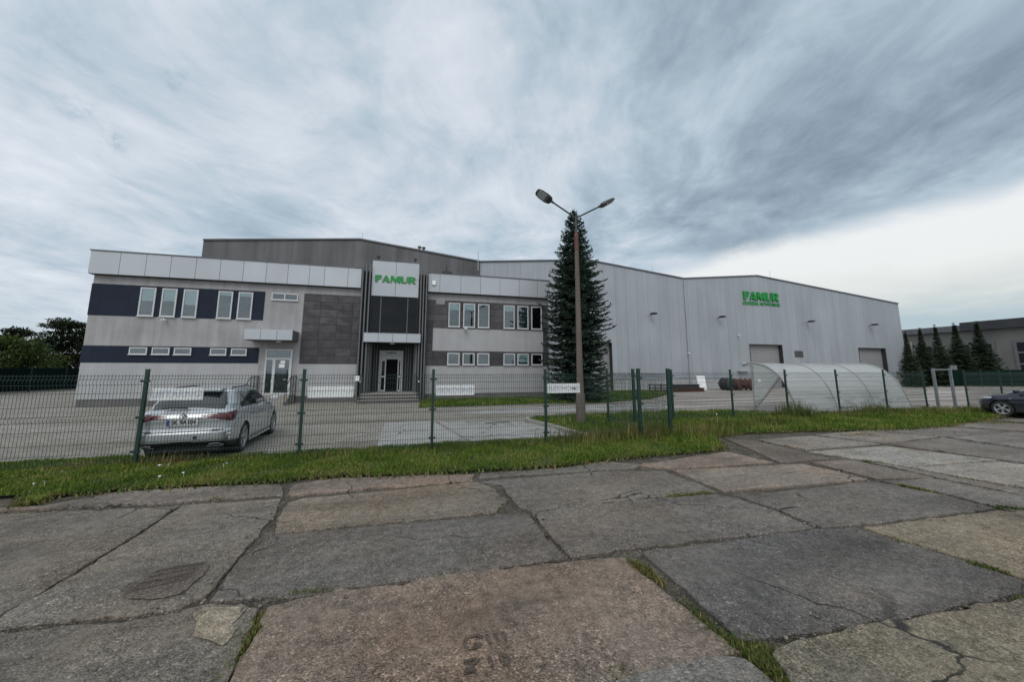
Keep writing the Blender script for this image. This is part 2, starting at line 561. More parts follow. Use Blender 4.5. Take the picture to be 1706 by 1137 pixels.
# portal
def f(m):
    m.box(13.23, 14.57, .86, .90, 2.45, 2.84)
    m.box(13.23, 13.30, .86, .95, .46, 2.449); m.box(14.50, 14.57, .86, .95, .46, 2.449)
    m.box(13.30, 14.50, .86, .95, 2.33, 2.449)
por = part('entrance_door', M['grey_frame'], office, f)
def f(m):
    for a, b in ((13.32, 13.62), (14.28, 14.48)):
        m.box(a, a + .06, .87, .93, .47, 2.32); m.box(b - .06, b, .87, .93, .47, 2.32)
        for z in (.47, 1.28, 2.24): m.box(a + .06, b - .06, .87, .93, z, z + .08)
part('door_leaf', M['white_frame'], por, f)
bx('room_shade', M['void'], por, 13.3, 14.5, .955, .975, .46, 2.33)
def f(m):
    for a, b in ((13.38, 13.56), (14.34, 14.42)):
        for z0, z1 in ((.55, 1.28), (1.36, 2.24)): m.box(a, b, .895, .90, z0, z1)
part('pane', M['dark_pane'], por, f)
text_mesh('FAMUR', .15, 'door_lettering', M['black'], por, Matrix.Translation((13.9, .857, 2.70)) @ Matrix.Rotation(PI / 2, 4, 'X'), .003, .004, 1.25)
bx('notice_strip', M['fin'], por, 13.3, 14.5, .852, .859, 2.545, 2.565)
bx('info_plate', M['white'], office, 12.13, 12.36, -.585, -.562, 1.12, 1.38)

# front steps with posts
def f(m):
    m.box(12.50, 15.44, -1.0, 1.0, -.04, .405)
    m.box(12.48, 15.46, -1.32, -1.001, -.04, .255)
    m.box(12.46, 15.48, -1.64, -1.321, -.04, .105)
stp = part('entrance_steps', M['plinth'], office, f)
for x0, x1, y0, y1, z in ((12.47, 15.47, -1.04, 1.0, .45), (12.45, 15.49, -1.36, -1.0, .30), (12.43, 15.51, -1.68, -1.32, .15)):
    bx('tread', M['step'], stp, x0, x1, y0, y1, z - .044, z, bev=.008)
for x, xk in ((12.55, 12.47), (15.39, 15.47)):
    m = MB()
    m.tube([(x, -.95, .45), (x, -.95, 1.32), (x, -1.55, 1.02), (x, -1.55, .15)], .025)
    rl = m.build('handrail', M['darksteel'], office)
    m = MB(); m.lathe([(0, -.05), (.04, -.03), (.05, 0), (.04, .03), (0, .05)], 10, Matrix.Translation((xk, -.95, 1.07)))
    m.build('knob', M['white'], rl, smooth=True)

# side door with canopy, steps, railings
def f(m):
    panel_run(m, [6.98, 7.70, 8.42, 9.13], 3.21, 3.70, -1.12, -1.10, tv=.03)
    m.box(6.985, 9.125, -1.099, -.002, 3.70, 3.725)
sc = part('side_canopy', M['fascia'], office, f)
bx('backing', M['plinth'], sc, 6.99, 9.12, -1.098, -.02, 3.19, 3.698)
lamp(sc, 8.36, -.5, 3.188)
def f(m):
    m.box(7.66, 7.74, -.08, -.001, .43, 2.79); m.box(8.84, 8.92, -.08, -.001, .43, 2.79)
    m.box(7.74, 8.84, -.08, -.001, 2.72, 2.79); m.box(7.74, 8.84, -.08, -.001, 2.24, 2.34); m.box(7.74, 8.84, -.08, -.001, .43, .52)
    m.box(8.02, 8.16, -.08, -.001, .52, 2.24); m.box(8.80, 8.839, -.078, -.001, .52, 2.24)
sd = part('side_door', M['white_frame'], office, f)
bx('room_shade', M['dark_lining'], sd, 7.74, 8.84, -.012, -.004, .52, 2.72)
def f(m):
    m.box(7.74, 8.84, -.045, -.04, 2.34, 2.72); m.box(7.74, 8.02, -.045, -.04, .52, 2.24); m.box(8.16, 8.80, -.045, -.04, .52, 2.24)
part('pane', M['pane'], sd, f)
def f(m):
    m.box(8.38, 8.60, -.054, -.05, 2.05, 2.20); m.box(8.32, 8.58, -.056, -.052, 1.82, 2.02)
part('notice', M['white'], sd, f)
m = MB(); m.tube([(8.72, -.09, 1.2), (8.72, -.13, 1.2), (8.60, -.13, 1.2)], .015); m.build('door_handle', M['steel'], sd)
def f(m):
    m.bbox(7.45, 9.15, -1.0, 0, -.04, .43, .012)
    m.bbox(7.45, 9.15, -1.30, -1.001, -.04, .29, .012)
    m.bbox(7.45, 9.15, -1.60, -1.301, -.04, .15, .012)
part('side_steps', M['step'], office, f)
for x in (7.42, 9.18):
    def f(m):
        for y, z in ((-.05, .43), (-.5, .43), (-.95, .43)): m.tube([(x, y, 0), (x, y, 1.38)], .02, 6)
        m.tube([(x, 0, 1.38), (x, -.95, 1.38), (x, -1.75, .85), (x, -1.75, 0)], .022, 6)
        m.tube([(x, 0, .9), (x, -.95, .9), (x, -1.7, .45)], .014, 6)
        for q in range(5): m.tube([(x, -.12 - .17 * q, .43), (x, -.12 - .17 * q, 1.37)], .009, 5)
    part('side_railing', M['darksteel'], office, f)

# on the roof
def f(m):
    m.box(16.9, 17.42, 2.2, 2.9, 7.38, 8.15)
    m.box(16.84, 17.48, 2.14, 2.96, 8.151, 8.25)
    m.tube([(17.15, 2.5, 8.25), (17.15, 2.5, 8.75)], .04)
ch = part('chimney_box', M['darksteel'], office, f)
for x in (13.0, 15.05):
    m = MB(); m.tube([(x, -.25, 7.98), (x, -.32, 8.12)], .018); m.bbox(x - .09, x + .09, -.42, -.28, 8.08, 8.24, .03)
    m.build('tower_floodlight', M['black'], office)
m = MB(); m.tube([(22.6, 1.0, 7.2), (22.6, 1.0, 8.3)], .015, 5); m.build('roof_mast', M['steel'], office)
m = MB()
m.tube([(23.43, -.08, .1), (23.43, -.08, 6.25)], .05, 8)
m.build('downpipe', M['fin'], office)

# ================================================================== raised lettering
GLYPH = {   # butted strokes, unit cap height, (x,z)
    'F': (.88, [[(0, 0), (.38, 0), (.38, 1), (0, 1)], [(.38, .76), (.88, .76), (.88, 1), (.38, 1)], [(.38, .40), (.74, .40), (.74, .60), (.38, .60)]]),
    'A': (1.1, [[(0, 0), (.17, 0), (.50, .86), (.44, 1)], [(.60, 0), (1.10, 0), (.66, 1), (.44, 1), (.50, .86)], [(.244, .19), (.567, .19), (.545, .36), (.309, .36)]]),
    'M': (1.28, [[(0, 0), (.15, 0), (.15, .55), (.15, 1), (0, 1)], [(.15, 1), (.15, .55), (.60, 0), (.66, 0), (.92, .48), (.92, 1), (.62, .46), (.40, 1)], [(.92, 0), (1.28, 0), (1.28, 1), (.92, 1)]]),
    'U': (.98, [[(0, .32), (.34, .32), (.34, 1), (0, 1)], [(.82, .32), (.96, .32), (.96, 1), (.82, 1)], [(0, .32), (.07, .1), (.25, 0), (.62, 0), (.85, .1), (.96, .32), (.82, .32), (.72, .2), (.58, .16), (.45, .17), (.34, .32)]]),
    'R': (1.05, [[(0, 0), (.34, 0), (.34, 1), (0, 1)], [(.34, .84), (.62, .84), (.66, .72), (.62, .58), (.34, .58), (.34, .44), (.74, .44), (.98, .58), (1.0, .78), (.88, .94), (.70, 1), (.34, 1)], [(.34, .44), (.68, 0), (1.05, 0), (.74, .44)]]),
}
def letters(root, x0, z0, height, total_w, y, depth, mat):
    word = 'FAMUR'
    w = [GLYPH[c][0] for c in word]
    gap = .05
    k = total_w / (sum(w) + gap * 4)
    x = x0
    for c, wi in zip(word, w):
        m = MB()
        for pl in GLYPH[c][1]:
            m.prism([(x + p[0] * k, z0 + p[1] * height) for p in pl], y - depth, y)
        m.build('letter', mat, root)
        x += (wi + gap) * k
sg = thing('letter_sign', 'green raised FAMUR letters on the pale panel of the entrance tower', 'sign', (0, 0, 0))
letters(sg, 12.87, 6.69, .39, 2.25, -.345, .05, M['green_sign'])
# ================================================================== halls behind
YH = 6.5
def top_of(outline, x):
    for (a, za), (b, zb) in zip(outline[:-1], outline[1:]):
        if a <= x <= b: return za + (zb - za) * (x - a) / (b - a)
    return outline[-1][1]
def hall_wall(outline, doors, y, thick=.45):
    """front wall in strips between door openings, then the body behind it"""
    m = MB()
    cuts = sorted(set([outline[0][0], outline[-1][0]] + [q[0] for q in outline] + [q for d in doors for q in d[:2]]))
    for a, b in zip(cuts[:-1], cuts[1:]):
        zb = 0.9
        for d in doors:
            if d[0] <= .5 * (a + b) <= d[1]: zb = d[2]
        m.prism([(a, zb), (b, zb), (b, top_of(outline, b)), (a, top_of(outline, a))], y, y + thick)
    m.prism([(outline[0][0], 0.0), (outline[-1][0], 0.0)] + [(p[0], p[1]) for p in reversed(outline)], y + thick + .003, y + 46)
    return m
def hall_roof(outline, y, parent):
    m = MB()
    up = [(p[0], p[1] + .11) for p in outline]
    m.prism([(outline[0][0], outline[0][1] + .002)] + [(p[0], p[1] + .002) for p in outline[1:]] + list(reversed(up)), y - .09, y + 46.2)
    return m.build('roof', M['roof_metal'], parent)

old_hall = thing('grey_hall', 'weathered dark grey hall gable rising behind the office', 'building')
ol = [(1.25, 10.36), (11.05, 11.36), (20.19, 10.36)]
hall_wall(ol, [], YH - .02).build('wall', M['grey_wall'], old_hall)
hall_roof(ol, YH - .02, old_hall)
for x in (15.4, 15.72):
    m = MB(); m.lathe([(.09, 0), (.09, .35), (.15, .36), (.15, .45), (0, .52)], 10, Matrix.Translation((x, YH + .6, top_of(ol, x) + .1))); m.build('roof_vent', M['plinth'], old_hall)
m = MB(); m.tube([(11.2, YH + .1, 11.4), (11.2, YH + .1, 12.0)], .015, 5); m.tube([(20.0, YH - .12, 9.6), (20.0, YH - .12, 11.2)], .03, 6)
m.build('lightning_rod', M['steel'], old_hall)

hall = thing('metal_hall', 'long light grey metal-clad factory hall with zigzag gable roofline', 'building')
mo = [(20.20, 10.36), (29.79, 11.28), (39.72, 10.27), (48.63, 11.16), (69.05, 9.25)]
DOORS = [(27.9, 31.86, 4.08), (46.9, 51.05, 4.22), (61.7, 65.9, 4.1)]
hall_wall(mo, DOORS, YH).build('wall', M['hall_clad'], hall)
hall_roof(mo, YH, hall)
def f(m):
    cuts = [20.2, 27.9, 31.86, 46.9, 51.05, 61.7, 65.9, 69.02]
    for a, b in ((20.2, 27.9), (31.86, 46.9), (51.05, 61.7), (65.9, 69.02)):
        m.box(a, b, YH + .03, YH + .45, -.05, .895)
part('plinth', M['plaster_base'], hall, f)
for a, b, z in DOORS:
    m = MB()
    n = int(z / .28)
    for i in range(n):
        m.box(a + .06, b - .06, YH + .36 + (.004 if i % 2 else 0), YH + .40, z * i / n + (0 if i else .0), z * (i + 1) / n - .012)
    d = m.build('roller_door', M['roller'], hall)
    m = MB()
    m.box(a, a + .055, YH - .03, YH + .40, 0, z); m.box(b - .055, b, YH - .03, YH + .40, 0, z); m.box(a + .056, b - .056, YH - .03, YH + .40, z - .06, z)
    m.build('door_frame', M['darksteel'], d)
for x, z in ((35.88, 6.65), (43.41, 6.65), (54.65, 6.6), (63.89, 6.57)):
    m = MB(); m.tube([(x, YH, z), (x, YH - .35, z + .05)], .03, 6)
    m.bbox(x - .22, x + .22, YH - .75, YH - .3, z - .02, z + .14, .03, Matrix.Translation((0, 0, 0)))
    m.build('wall_lamp', M['black'], hall)
for x, z in ((45.54, 5.05), (39.64, 3.23), (45.9, 2.35)):
    camera_part(x, z, YH, hall)
grille('wall_louvre', 52.6, 53.72, 2.97, 3.63, YH - .002, hall, 'plinth', 8)
m = MB(); m.box(45.2, 46.4, YH - .4, YH, 1.55, 1.62); m.tube([(45.3, YH, 1.2), (45.3, YH - .35, 1.55)], .02, 5); m.build('wall_bracket', M['steel'], hall)
m = MB(); m.tube([(39.72, YH - .06, .3), (39.72, YH - .06, 10.1)], .06, 8); m.build('downpipe', M['hall_clad'], hall)
for x, h in ((38.6, 1.9), (54.1, 2.3)):
    m = MB(); z = top_of(mo, x); m.tube([(x, YH + 3, z), (x, YH + 3, z + h)], .018, 5); m.build('lightning_rod', M['steel'], hall)
sg = thing('letter_sign', 'green raised FAMUR letters with small second line high on the metal hall', 'sign', (0, 0, 0))
letters(sg, 46.65, 8.63, .84, 4.5, YH - .002, .14, M['green_sign'])
text_mesh('ODDZIAŁ NOWOMAG', .44, 'small_lettering', M['green_sign'], sg, Matrix.Translation((48.9, YH - .03, 8.27)) @ Matrix.Rotation(PI / 2, 4, 'X'), .025, .012, 1.05)
# ================================================================== ground
def ground_mats():
    # bare soil below everything
    m, nt, p, out = newmat('soil'); G = NG(nt); o = G.obj()
    c = G.ramp(G.noise(o, 3.5, 8, .75), [(.3, (.034, .029, .022)), (.5, (.072, .062, .048)), (.68, (.13, .115, .09))])
    moss = G.step(G.noise(G.vmath('ADD', o, (8, 2, 0)), 2.2, 7, .7), .52, .62)
    c = G.mix(G.math('MULTIPLY', moss, .6), c, (.045, .05, .016))
    pv = G.n('ShaderNodeRGBToBW'); G.l(G.voro(o, 70, 'F1', 'Color'), pv.inputs[0])
    c = G.mix(1.0, c, G.ramp(pv.outputs[0], [(.15, .5), (.5, 1.0), (.8, 1.5), (.92, 2.6)]), 'MULTIPLY')
    G.l(c, p.inputs['Base Color']); p.inputs['Roughness'].default_value = .95
    hh = G.math('ADD', G.noise(o, 16, 6, .75), G.math('MULTIPLY', G.voro(o, 70), -.5))
    G.bump(hh, .9, .03, p)
    M['soil'] = m
    # turf base below the blades
    m, nt, p, out = newmat('turf_base'); G = NG(nt); o = G.obj()
    c = G.ramp(G.noise(o, 2.5, 7, .7), [(.3, (.024, .038, .010)), (.52, (.042, .058, .014)), (.70, (.085, .078, .036))])
    G.l(c, p.inputs['Base Color']); p.inputs['Roughness'].default_value = 1
    G.bump(G.noise(o, 30, 5, .7), .8, .04, p)
    M['turf'] = m
    # block paving of the yard: bands of different block colour, dirt, worn patches
    m, nt, p, out = newmat('block_paving'); G = NG(nt); o = G.obj()
    b = G.n('ShaderNodeTexBrick')
    b.offset = .5
    G.l(G.scalevec(o, (1, 1, 1), rot=(0, 0, R(2))), b.inputs['Vector'])
    b.inputs['Color1'].default_value = (.19, .18, .16, 1); b.inputs['Color2'].default_value = (.285, .272, .247, 1); b.inputs['Mortar'].default_value = (.13, .12, .10, 1)
    b.inputs['Scale'].default_value = 1.0; b.inputs['Mortar Size'].default_value = .012; b.inputs['Brick Width'].default_value = .24; b.inputs['Row Height'].default_value = .12; b.inputs['Bias'].default_value = 0
    c = b.outputs[0]
    big = G.noise(G.scalevec(o, (.35, 1.1, 1)), .5, 6, .62)
    c = G.mix(1.0, c, G.ramp(big, [(.32, (.62, .58, .52)), (.46, (.95, .92, .88)), (.56, (1.05, 1.04, 1.02)), (.7, (1.28, 1.27, 1.26))]), 'MULTIPLY')
    sep = G.n('ShaderNodeSeparateXYZ'); G.l(o, sep.inputs[0])
    c = G.mix(G.math('MULTIPLY', G.step(G.noise(o, 1.1, 7, .7), .56, .68), .55), c, (.14, .12, .095))
    # rougher brown yard in front of the metal hall: streaks of worn concrete and dirt
    st = G.noise(G.scalevec(o, (.10, 1.5, 1)), 1.0, 7, .68)
    rough = G.ramp(st, [(.36, (.12, .10, .085)), (.47, (.22, .19, .165)), (.56, (.31, .285, .26)), (.63, (.42, .41, .395))])
    c = G.mix(G.step(G.math('ADD', sep.outputs[0], G.math('MULTIPLY', G.noise(o, .6, 3), 4)), 24.5, 27.5), c, rough)
    fn = G.noise(o, 45, 3, .7)
    c = G.mix(1.0, c, G.ramp(fn, [(.3, .8), (.7, 1.2)]), 'MULTIPLY')
    G.l(c, p.inputs['Base Color']); p.inputs['Roughness'].default_value = .85
    G.bump(G.math('ADD', G.math('MULTIPLY', b.outputs['Fac'], -.6), fn), .4, .012, p)
    M['paving'] = m
    # smooth pale concrete
    m, nt, p, out = newmat('pale_concrete'); G = NG(nt); o = G.obj()
    c = G.ramp(G.noise(o, 1.1, 8, .65), [(.3, (.20, .197, .185)), (.5, (.28, .277, .265)), (.7, (.35, .346, .333))])
    c = G.mix(1.0, c, G.ramp(G.noise(o, 60, 3, .7), [(.3, .88), (.7, 1.1)]), 'MULTIPLY')
    cr = G.voro(G.vmath('ADD', o, G.vmath('SCALE', G.n('ShaderNodeTexNoise').outputs[1], (0, 0, 0))), .45, 'DISTANCE_TO_EDGE')
    c = G.mix(G.step(cr, .012, .004), c, (.10, .095, .085))
    G.l(c, p.inputs['Base Color']); p.inputs['Roughness'].default_value = .85
    G.bump(G.noise(o, 50, 4, .7), .2, .01, p)
    M['pale_concrete'] = m
    # exposed-aggregate slabs
    m, nt, p, out = newmat('aggregate_concrete'); G = NG(nt); o = G.obj()
    at = G.n('ShaderNodeAttribute', attribute_name='tint')
    c = G.mix(1.0, at.outputs['Color'], (1.17, 1.06, .945), 'MULTIPLY')
    wear = G.noise(o, .9, 8, .62)
    c = G.mix(1.0, c, G.ramp(wear, [(.28, .60), (.45, .92), (.6, 1.10), (.75, 1.45)]), 'MULTIPLY')
    smear = G.noise(G.scalevec(G.vmath('ADD', o, (2, 77, 0)), (.28, 1.6, 1), rot=(0, 0, R(-8))), 1.4, 7, .66)      # tracks and washed dirt
    c = G.mix(1.0, c, G.ramp(smear, [(.30, .62), (.46, .96), (.58, 1.06), (.72, 1.28)]), 'MULTIPLY')
    hue = G.noise(G.vmath('ADD', o, (31, 7, 0)), .55, 5, .6)
    c = G.mix(.5, c, G.mix(1.0, c, G.ramp(hue, [(.3, (.86, .95, 1.08)), (.5, (1, 1, 1)), (.7, (1.22, 1.0, .84))]), 'MULTIPLY'))
    vcol = G.voro(o, 74, 'F1', 'Color')
    bw = G.n('ShaderNodeRGBToBW'); G.l(vcol, bw.inputs[0])
    vdist = G.voro(o, 74, 'F1', 'Distance')
    oil = G.step(G.noise(G.vmath('ADD', o, (14, -9, 0)), .9, 5, .6), .60, .70)
    c = G.mix(G.math('MULTIPLY', oil, .42), c, G.mix(1.0, c, (.45, .43, .42), 'MULTIPLY'))
    gr = G.ramp(bw.outputs[0], [(.12, .42), (.35, .82), (.6, 1.04), (.80, 1.35), (.93, 2.1)])
    expo = G.step(G.noise(G.vmath('ADD', o, (5, 19, 0)), 1.3, 6, .65), .30, .62)      # where the stones are laid bare
    c = G.mix(G.math('MULTIPLY_ADD', expo, .66, .26), c, G.mix(1.0, c, gr, 'MULTIPLY'))
    mid = G.noise(o, 11, 5, .75)
    c = G.mix(1.0, c, G.ramp(mid, [(.3, .54), (.5, 1.0), (.7, 1.40)]), 'MULTIPLY')
    fine = G.noise(o, 130, 3, .8)
    c = G.mix(1.0, c, G.ramp(fine, [(.32, .52), (.68, 1.46)]), 'MULTIPLY')
    # hairline cracks
    wn = G.n('ShaderNodeTexNoise'); G.l(o, wn.inputs['Vector']); wn.inputs['Scale'].default_value = 3.0; wn.inputs['Detail'].default_value = 6
    wv = G.vmath('ADD', o, G.vmath('MULTIPLY', wn.outputs[1], (.35, .35, 0)))
    cr = G.voro(wv, .55, 'DISTANCE_TO_EDGE')
    ck = G.math('MULTIPLY', G.step(cr, .0055, .0015), G.step(G.noise(G.vmath('ADD', o, (3, 40, 0)), .7, 3), .52, .60))
    c = G.mix(ck, c, (.028, .025, .021))
    # shallow spalled pits and dirt
    pit = G.step(G.noise(G.vmath('ADD', o, (60, 3, 0)), 3.4, 6, .62), .685, .72)
    c = G.mix(G.math('MULTIPLY', pit, .7), c, G.mix(1.0, c, (.52, .49, .46), 'MULTIPLY'))
    lightp = G.step(G.noise(G.vmath('ADD', o, (-20, 13, 0)), 1.6, 7, .68), .66, .74)
    c = G.mix(G.math('MULTIPLY', lightp, .5), c, G.mix(1.0, c, (1.6, 1.58, 1.5), 'MULTIPLY'))
    G.l(c, p.inputs['Base Color']); p.inputs['Roughness'].default_value = .82; p.inputs['Specular IOR Level'].default_value = .35
    h = G.math('MULTIPLY', G.math('SUBTRACT', 1.0, vdist), G.math('MULTIPLY_ADD', expo, .8, .2))
    h = G.math('ADD', h, G.math('MULTIPLY', mid, 1.3))
    h = G.math('SUBTRACT', h, G.math('MULTIPLY', pit, .8))
    h = G.math('SUBTRACT', h, G.math('MULTIPLY', ck, 1.2))
    G.bump(h, .95, .013, p)
    M['aggregate'] = m
ground_mats()

m = MB(); m.box(-400, 500, -200, 600, -.6, -.034); props(m.build('ground', M['soil']), kind='structure')

# verge polygons (inner edge along the yard, outer edge along the slabs)
INNER = [(-260, 785), (0, 772), (221, 763), (380, 762), (481, 755), (690, 743), (800, 736), (908, 733), (974, 729),
         (925, 714), (880, 703), (890, 697), (962, 692.5), (1110, 687), (1224, 686), (1255, 687), (1318, 691), (1400, 688.5), (1457, 685), (1514, 682), (1560, 681), (1640, 683), (1760, 683), (1900, 684)]
OUTER = [(-260, 842), (0, 829), (36, 826), (42, 842), (62, 839), (85, 829), (117, 824), (200, 817), (317, 810), (434, 803), (468, 803), (500, 798), (570, 793), (640, 793), (700, 791), (785, 785), (860, 781), (934, 777),
         (1021, 766), (1100, 758), (1175, 753), (1203, 748), (1196, 736), (1185, 727), (1240, 722), (1340, 718.5), (1440, 717), (1500, 716), (1570, 711), (1625, 702), (1690, 690), (1800, 689), (1900, 690)]
inner = [g(*p) for p in INNER]
outer = [g(*p) for p in OUTER]
verge_poly = inner + outer[::-1]
# yard: everything inside the verge
far = [(140, -14.0), (140, 70), (-75, 70), (-75, -18.8)]
left_in = inner[0]
yard = [(-75, left_in[1] - 1.5)] + inner + [(140, inner[-1][1] - 8), (140, 75), (-75, 75)]
m = MB(); m.flat(yard, -.012); props(m.build('yard_paving', M['paving']), kind='structure')
m = MB(); m.flat(verge_poly, .012); props(m.build('verge', M['turf']), kind='structure')
# pale concrete pad in front of the fence, two panels with a joint, and the strip of road past the office
pad1 = [g(*q) for q in ((628, 744.5), (690, 742), (780, 736.5), (722, 702), (640, 704.5))]
pad2 = [g(*q) for q in ((786, 736), (908, 731.5), (968, 727.5), (920, 713.5), (876, 703), (728, 702))]
road = [g(*q) for q in ((735, 690), (880, 688.5), (1010, 684), (1110, 679), (1104, 672), (1010, 675.5), (880, 679))]
for q in (pad1, pad2):
    m = MB(); m.flat(q, -.006); props(m.build('concrete_pad', M['pale_concrete']), kind='structure')
m = MB(); m.flat(road, -.007); props(m.build('road', M['pale_concrete']), kind='structure')
# grass bed at the foot of the office and round the spruce
bed = [g(*q) for q in ((697, 680), (760, 677.5), (910, 672.5), (1010, 671), (1085, 665), (1120, 656), (1060, 651))] + [(27.5, 3.0), (23.6, 3.0), (23.6, -.05), (15.6, -.05), (15.6, -1.0)]
m = MB(); m.flat(bed, .0); props(m.build('grass_bed', M['turf']), kind='structure')
# kerb along the grass island
m = MB()
kp = [g(976, 729.5), g(925, 714.5), g(880, 703.4), g(878, 700), g(890, 697), g(925, 694.4)]
for a, b in zip(kp[:-1], kp[1:]):
    d = Vector((b[0] - a[0], b[1] - a[1], 0)); L = d.length; ang = math.atan2(d.y, d.x)
    n = max(1, int(L / .9))
    for i in range(n):
        m.bbox(L * i / n, L * (i + 1) / n - .012, -.06, .06, -.1, .10, .012, Matrix.Translation((a[0], a[1], 0)) @ Matrix.Rotation(ang, 4, 'Z'))
props(m.build('kerb', M['step']), kind='structure')

# ------------------------------------------------------------------ the old concrete slabs
SLABS = [
 ([(345, 1205), (448, 1012), (573, 983), (784, 954), (1001, 932), (1041, 931), (1145, 1017), (1230, 1084), (1110, 1106), (1010, 1134), (960, 1165), (900, 1250), (600, 1260)], (.165, .140, .122)),
 ([(1075, 1122), (1190, 1099), (1240, 1099), (1300, 1150), (1380, 1250), (960, 1250), (1000, 1150)], (.15, .148, .142)),
 ([(1290, 1093), (1330, 1071), (1414, 1049), (1560, 1023), (1706, 999), (1900, 966), (2200, 1240), (1440, 1250), (1318, 1130)], (.150, .142, .115)),
 ([(1074, 920), (1364, 882), (1425, 880), (1612, 937), (1698, 966), (1693, 984), (1414, 1042), (1240, 1065), (1228, 1060), (1150, 985)], (.102, .102, .103)),
 ([(1440, 879), (1560, 863), (1662, 850), (1706, 853), (1850, 871), (2000, 940), (1720, 966), (1625, 935)], (.165, .150, .118)),
 ([(354, 999), (402, 930), (450, 893), (687, 871), (875, 857), (905, 890), (938, 930), (784, 949), (573, 979), (470, 992)], (.112, .109, .106)),
 ([(888, 853), (1070, 833), (1190, 823), (1222, 829), (1290, 850), (1353, 879), (1050, 913), (952, 928), (915, 885)], (.128, .124, .120)),
 ([(1234, 828), (1451, 803), (1550, 821), (1654, 847), (1550, 861), (1370, 879), (1300, 850)], (.125, .122, .118)),
 ([(1470, 801), (1555, 798), (1706, 827), (1900, 856), (1750, 862), (1666, 846), (1560, 818)], (.14, .138, .134)),
 ([(480, 838), (505, 831), (700, 813), (790, 804), (815, 811), (840, 830), (824, 853), (687, 867), (460, 887), (468, 860)], (.152, .140, .122)),
 ([(800, 803), (1000, 786), (1100, 784), (1150, 800), (1190, 818), (1070, 829), (888, 850), (868, 845), (850, 825), (835, 806)], (.132, .128, .122)),
 ([(1123, 784), (1339, 774), (1447, 799), (1205, 818), (1160, 800)], (.185, .168, .152)),
 ([(1350, 769), (1420, 766), (1553, 795), (1466, 798)], (.14, .132, .124)),
 ([(1437, 767), (1513, 781), (1660, 809), (1706, 816), (1800, 831), (1706, 824), (1564, 796)], (.15, .146, .14)),
 ([(-250, 868), (0, 850), (287, 836.5), (470, 825), (466, 807), (330, 812), (200, 820), (75, 843), (0, 847), (-250, 862)], (.15, .14, .13)),
 ([(480, 825), (640, 811), (787, 801), (788, 790), (700, 792), (570, 797), (492, 806)], (.17, .148, .132)),
 ([(798, 796), (1000, 783), (1054, 781), (1066, 774), (1000, 769), (934, 780), (800, 789)], (.13, .128, .122)),
 ([(1064, 775), (1211, 753), (1286, 770), (1122, 781)], (.17, .145, .128)),
 ([(1207, 730), (1261, 735), (1383, 764), (1300, 770)], (.115, .108, .102)),
 ([(1263, 733), (1352, 727), (1464, 740), (1345, 749)], (.20, .192, .18)),
 ([(1348, 752), (1476, 743), (1658, 766), (1515, 777)], (.25, .25, .238)),
 ([(1522, 779), (1665, 769), (1706, 774), (1900, 791), (1850, 825), (1665, 805)], (.23, .23, .222)),
 ([(1360, 725), (1450, 717), (1560, 728), (1472, 739)], (.17, .165, .158)),
 ([(1457, 716), (1560, 710), (1680, 719), (1570, 728)], (.15, .145, .14)),
 ([(1484, 741), (1570, 730), (1706, 749), (1850, 766), (1720, 772), (1665, 765)], (.15, .147, .142)),
 ([(1580, 728), (1690, 719.5), (1850, 736), (1850, 760), (1710, 747)], (.16, .156, .15)),
 ([(1575, 709), (1640, 702), (1800, 716), (1697, 718)], (.15, .14, .132)),
 ([(1660, 700), (1800, 696), (1950, 713), (1812, 715.5)], (.14, .135, .13)),
 ([(-250, 885), (0, 857), (150, 850), (293, 843.5), (230, 887), (130, 947), (0, 1022), (-300, 1060)], (.128, .122, .112)),
 ([(305, 842), (467, 830), (455, 860), (400, 922), (337, 994), (290, 1014), (0, 1045), (-250, 1070), (0, 1030), (134, 953), (236, 890)], (.145, .139, .128)),
 ([(-400, 1100), (0, 1057), (290, 1024), (350, 1008), (428, 1013), (370, 1140), (330, 1220), (-400, 1260)], (.125, .121, .112)),
]
def jag(poly, step=.055, amp=.017, rng=random):
    out = []
    n = len(poly)
    for i in range(n):
        a, b = Vector(poly[i]), Vector(poly[(i + 1) % n])
        L = (b - a).length
        k = max(1, int(L / step))
        nn = Vector((-(b - a).y, (b - a).x)) / max(L, 1e-6)
        w = 0
        for j in range(k):
            w = .72 * w + rng.gauss(0, amp * .42)
            if rng.random() < .035: w += rng.uniform(1.0, 2.6) * amp * rng.choice((1, 1, -1))
            q = a.lerp(b, j / k) + nn * (w if j else w * .5)
            out.append((q.x, q.y))
    return out
def grow(poly, k):
    n = len(poly); out = []
    for i in range(n):
        a, b, c = Vector(poly[i - 1]), Vector(poly[i]), Vector(poly[(i + 1) % n])
        u, w = (b - a).normalized(), (c - b).normalized()
        t = (Vector((u.y, -u.x)) + Vector((w.y, -w.x))).normalized()
        q = b + t * k
        out.append((q.x, q.y))
    return out
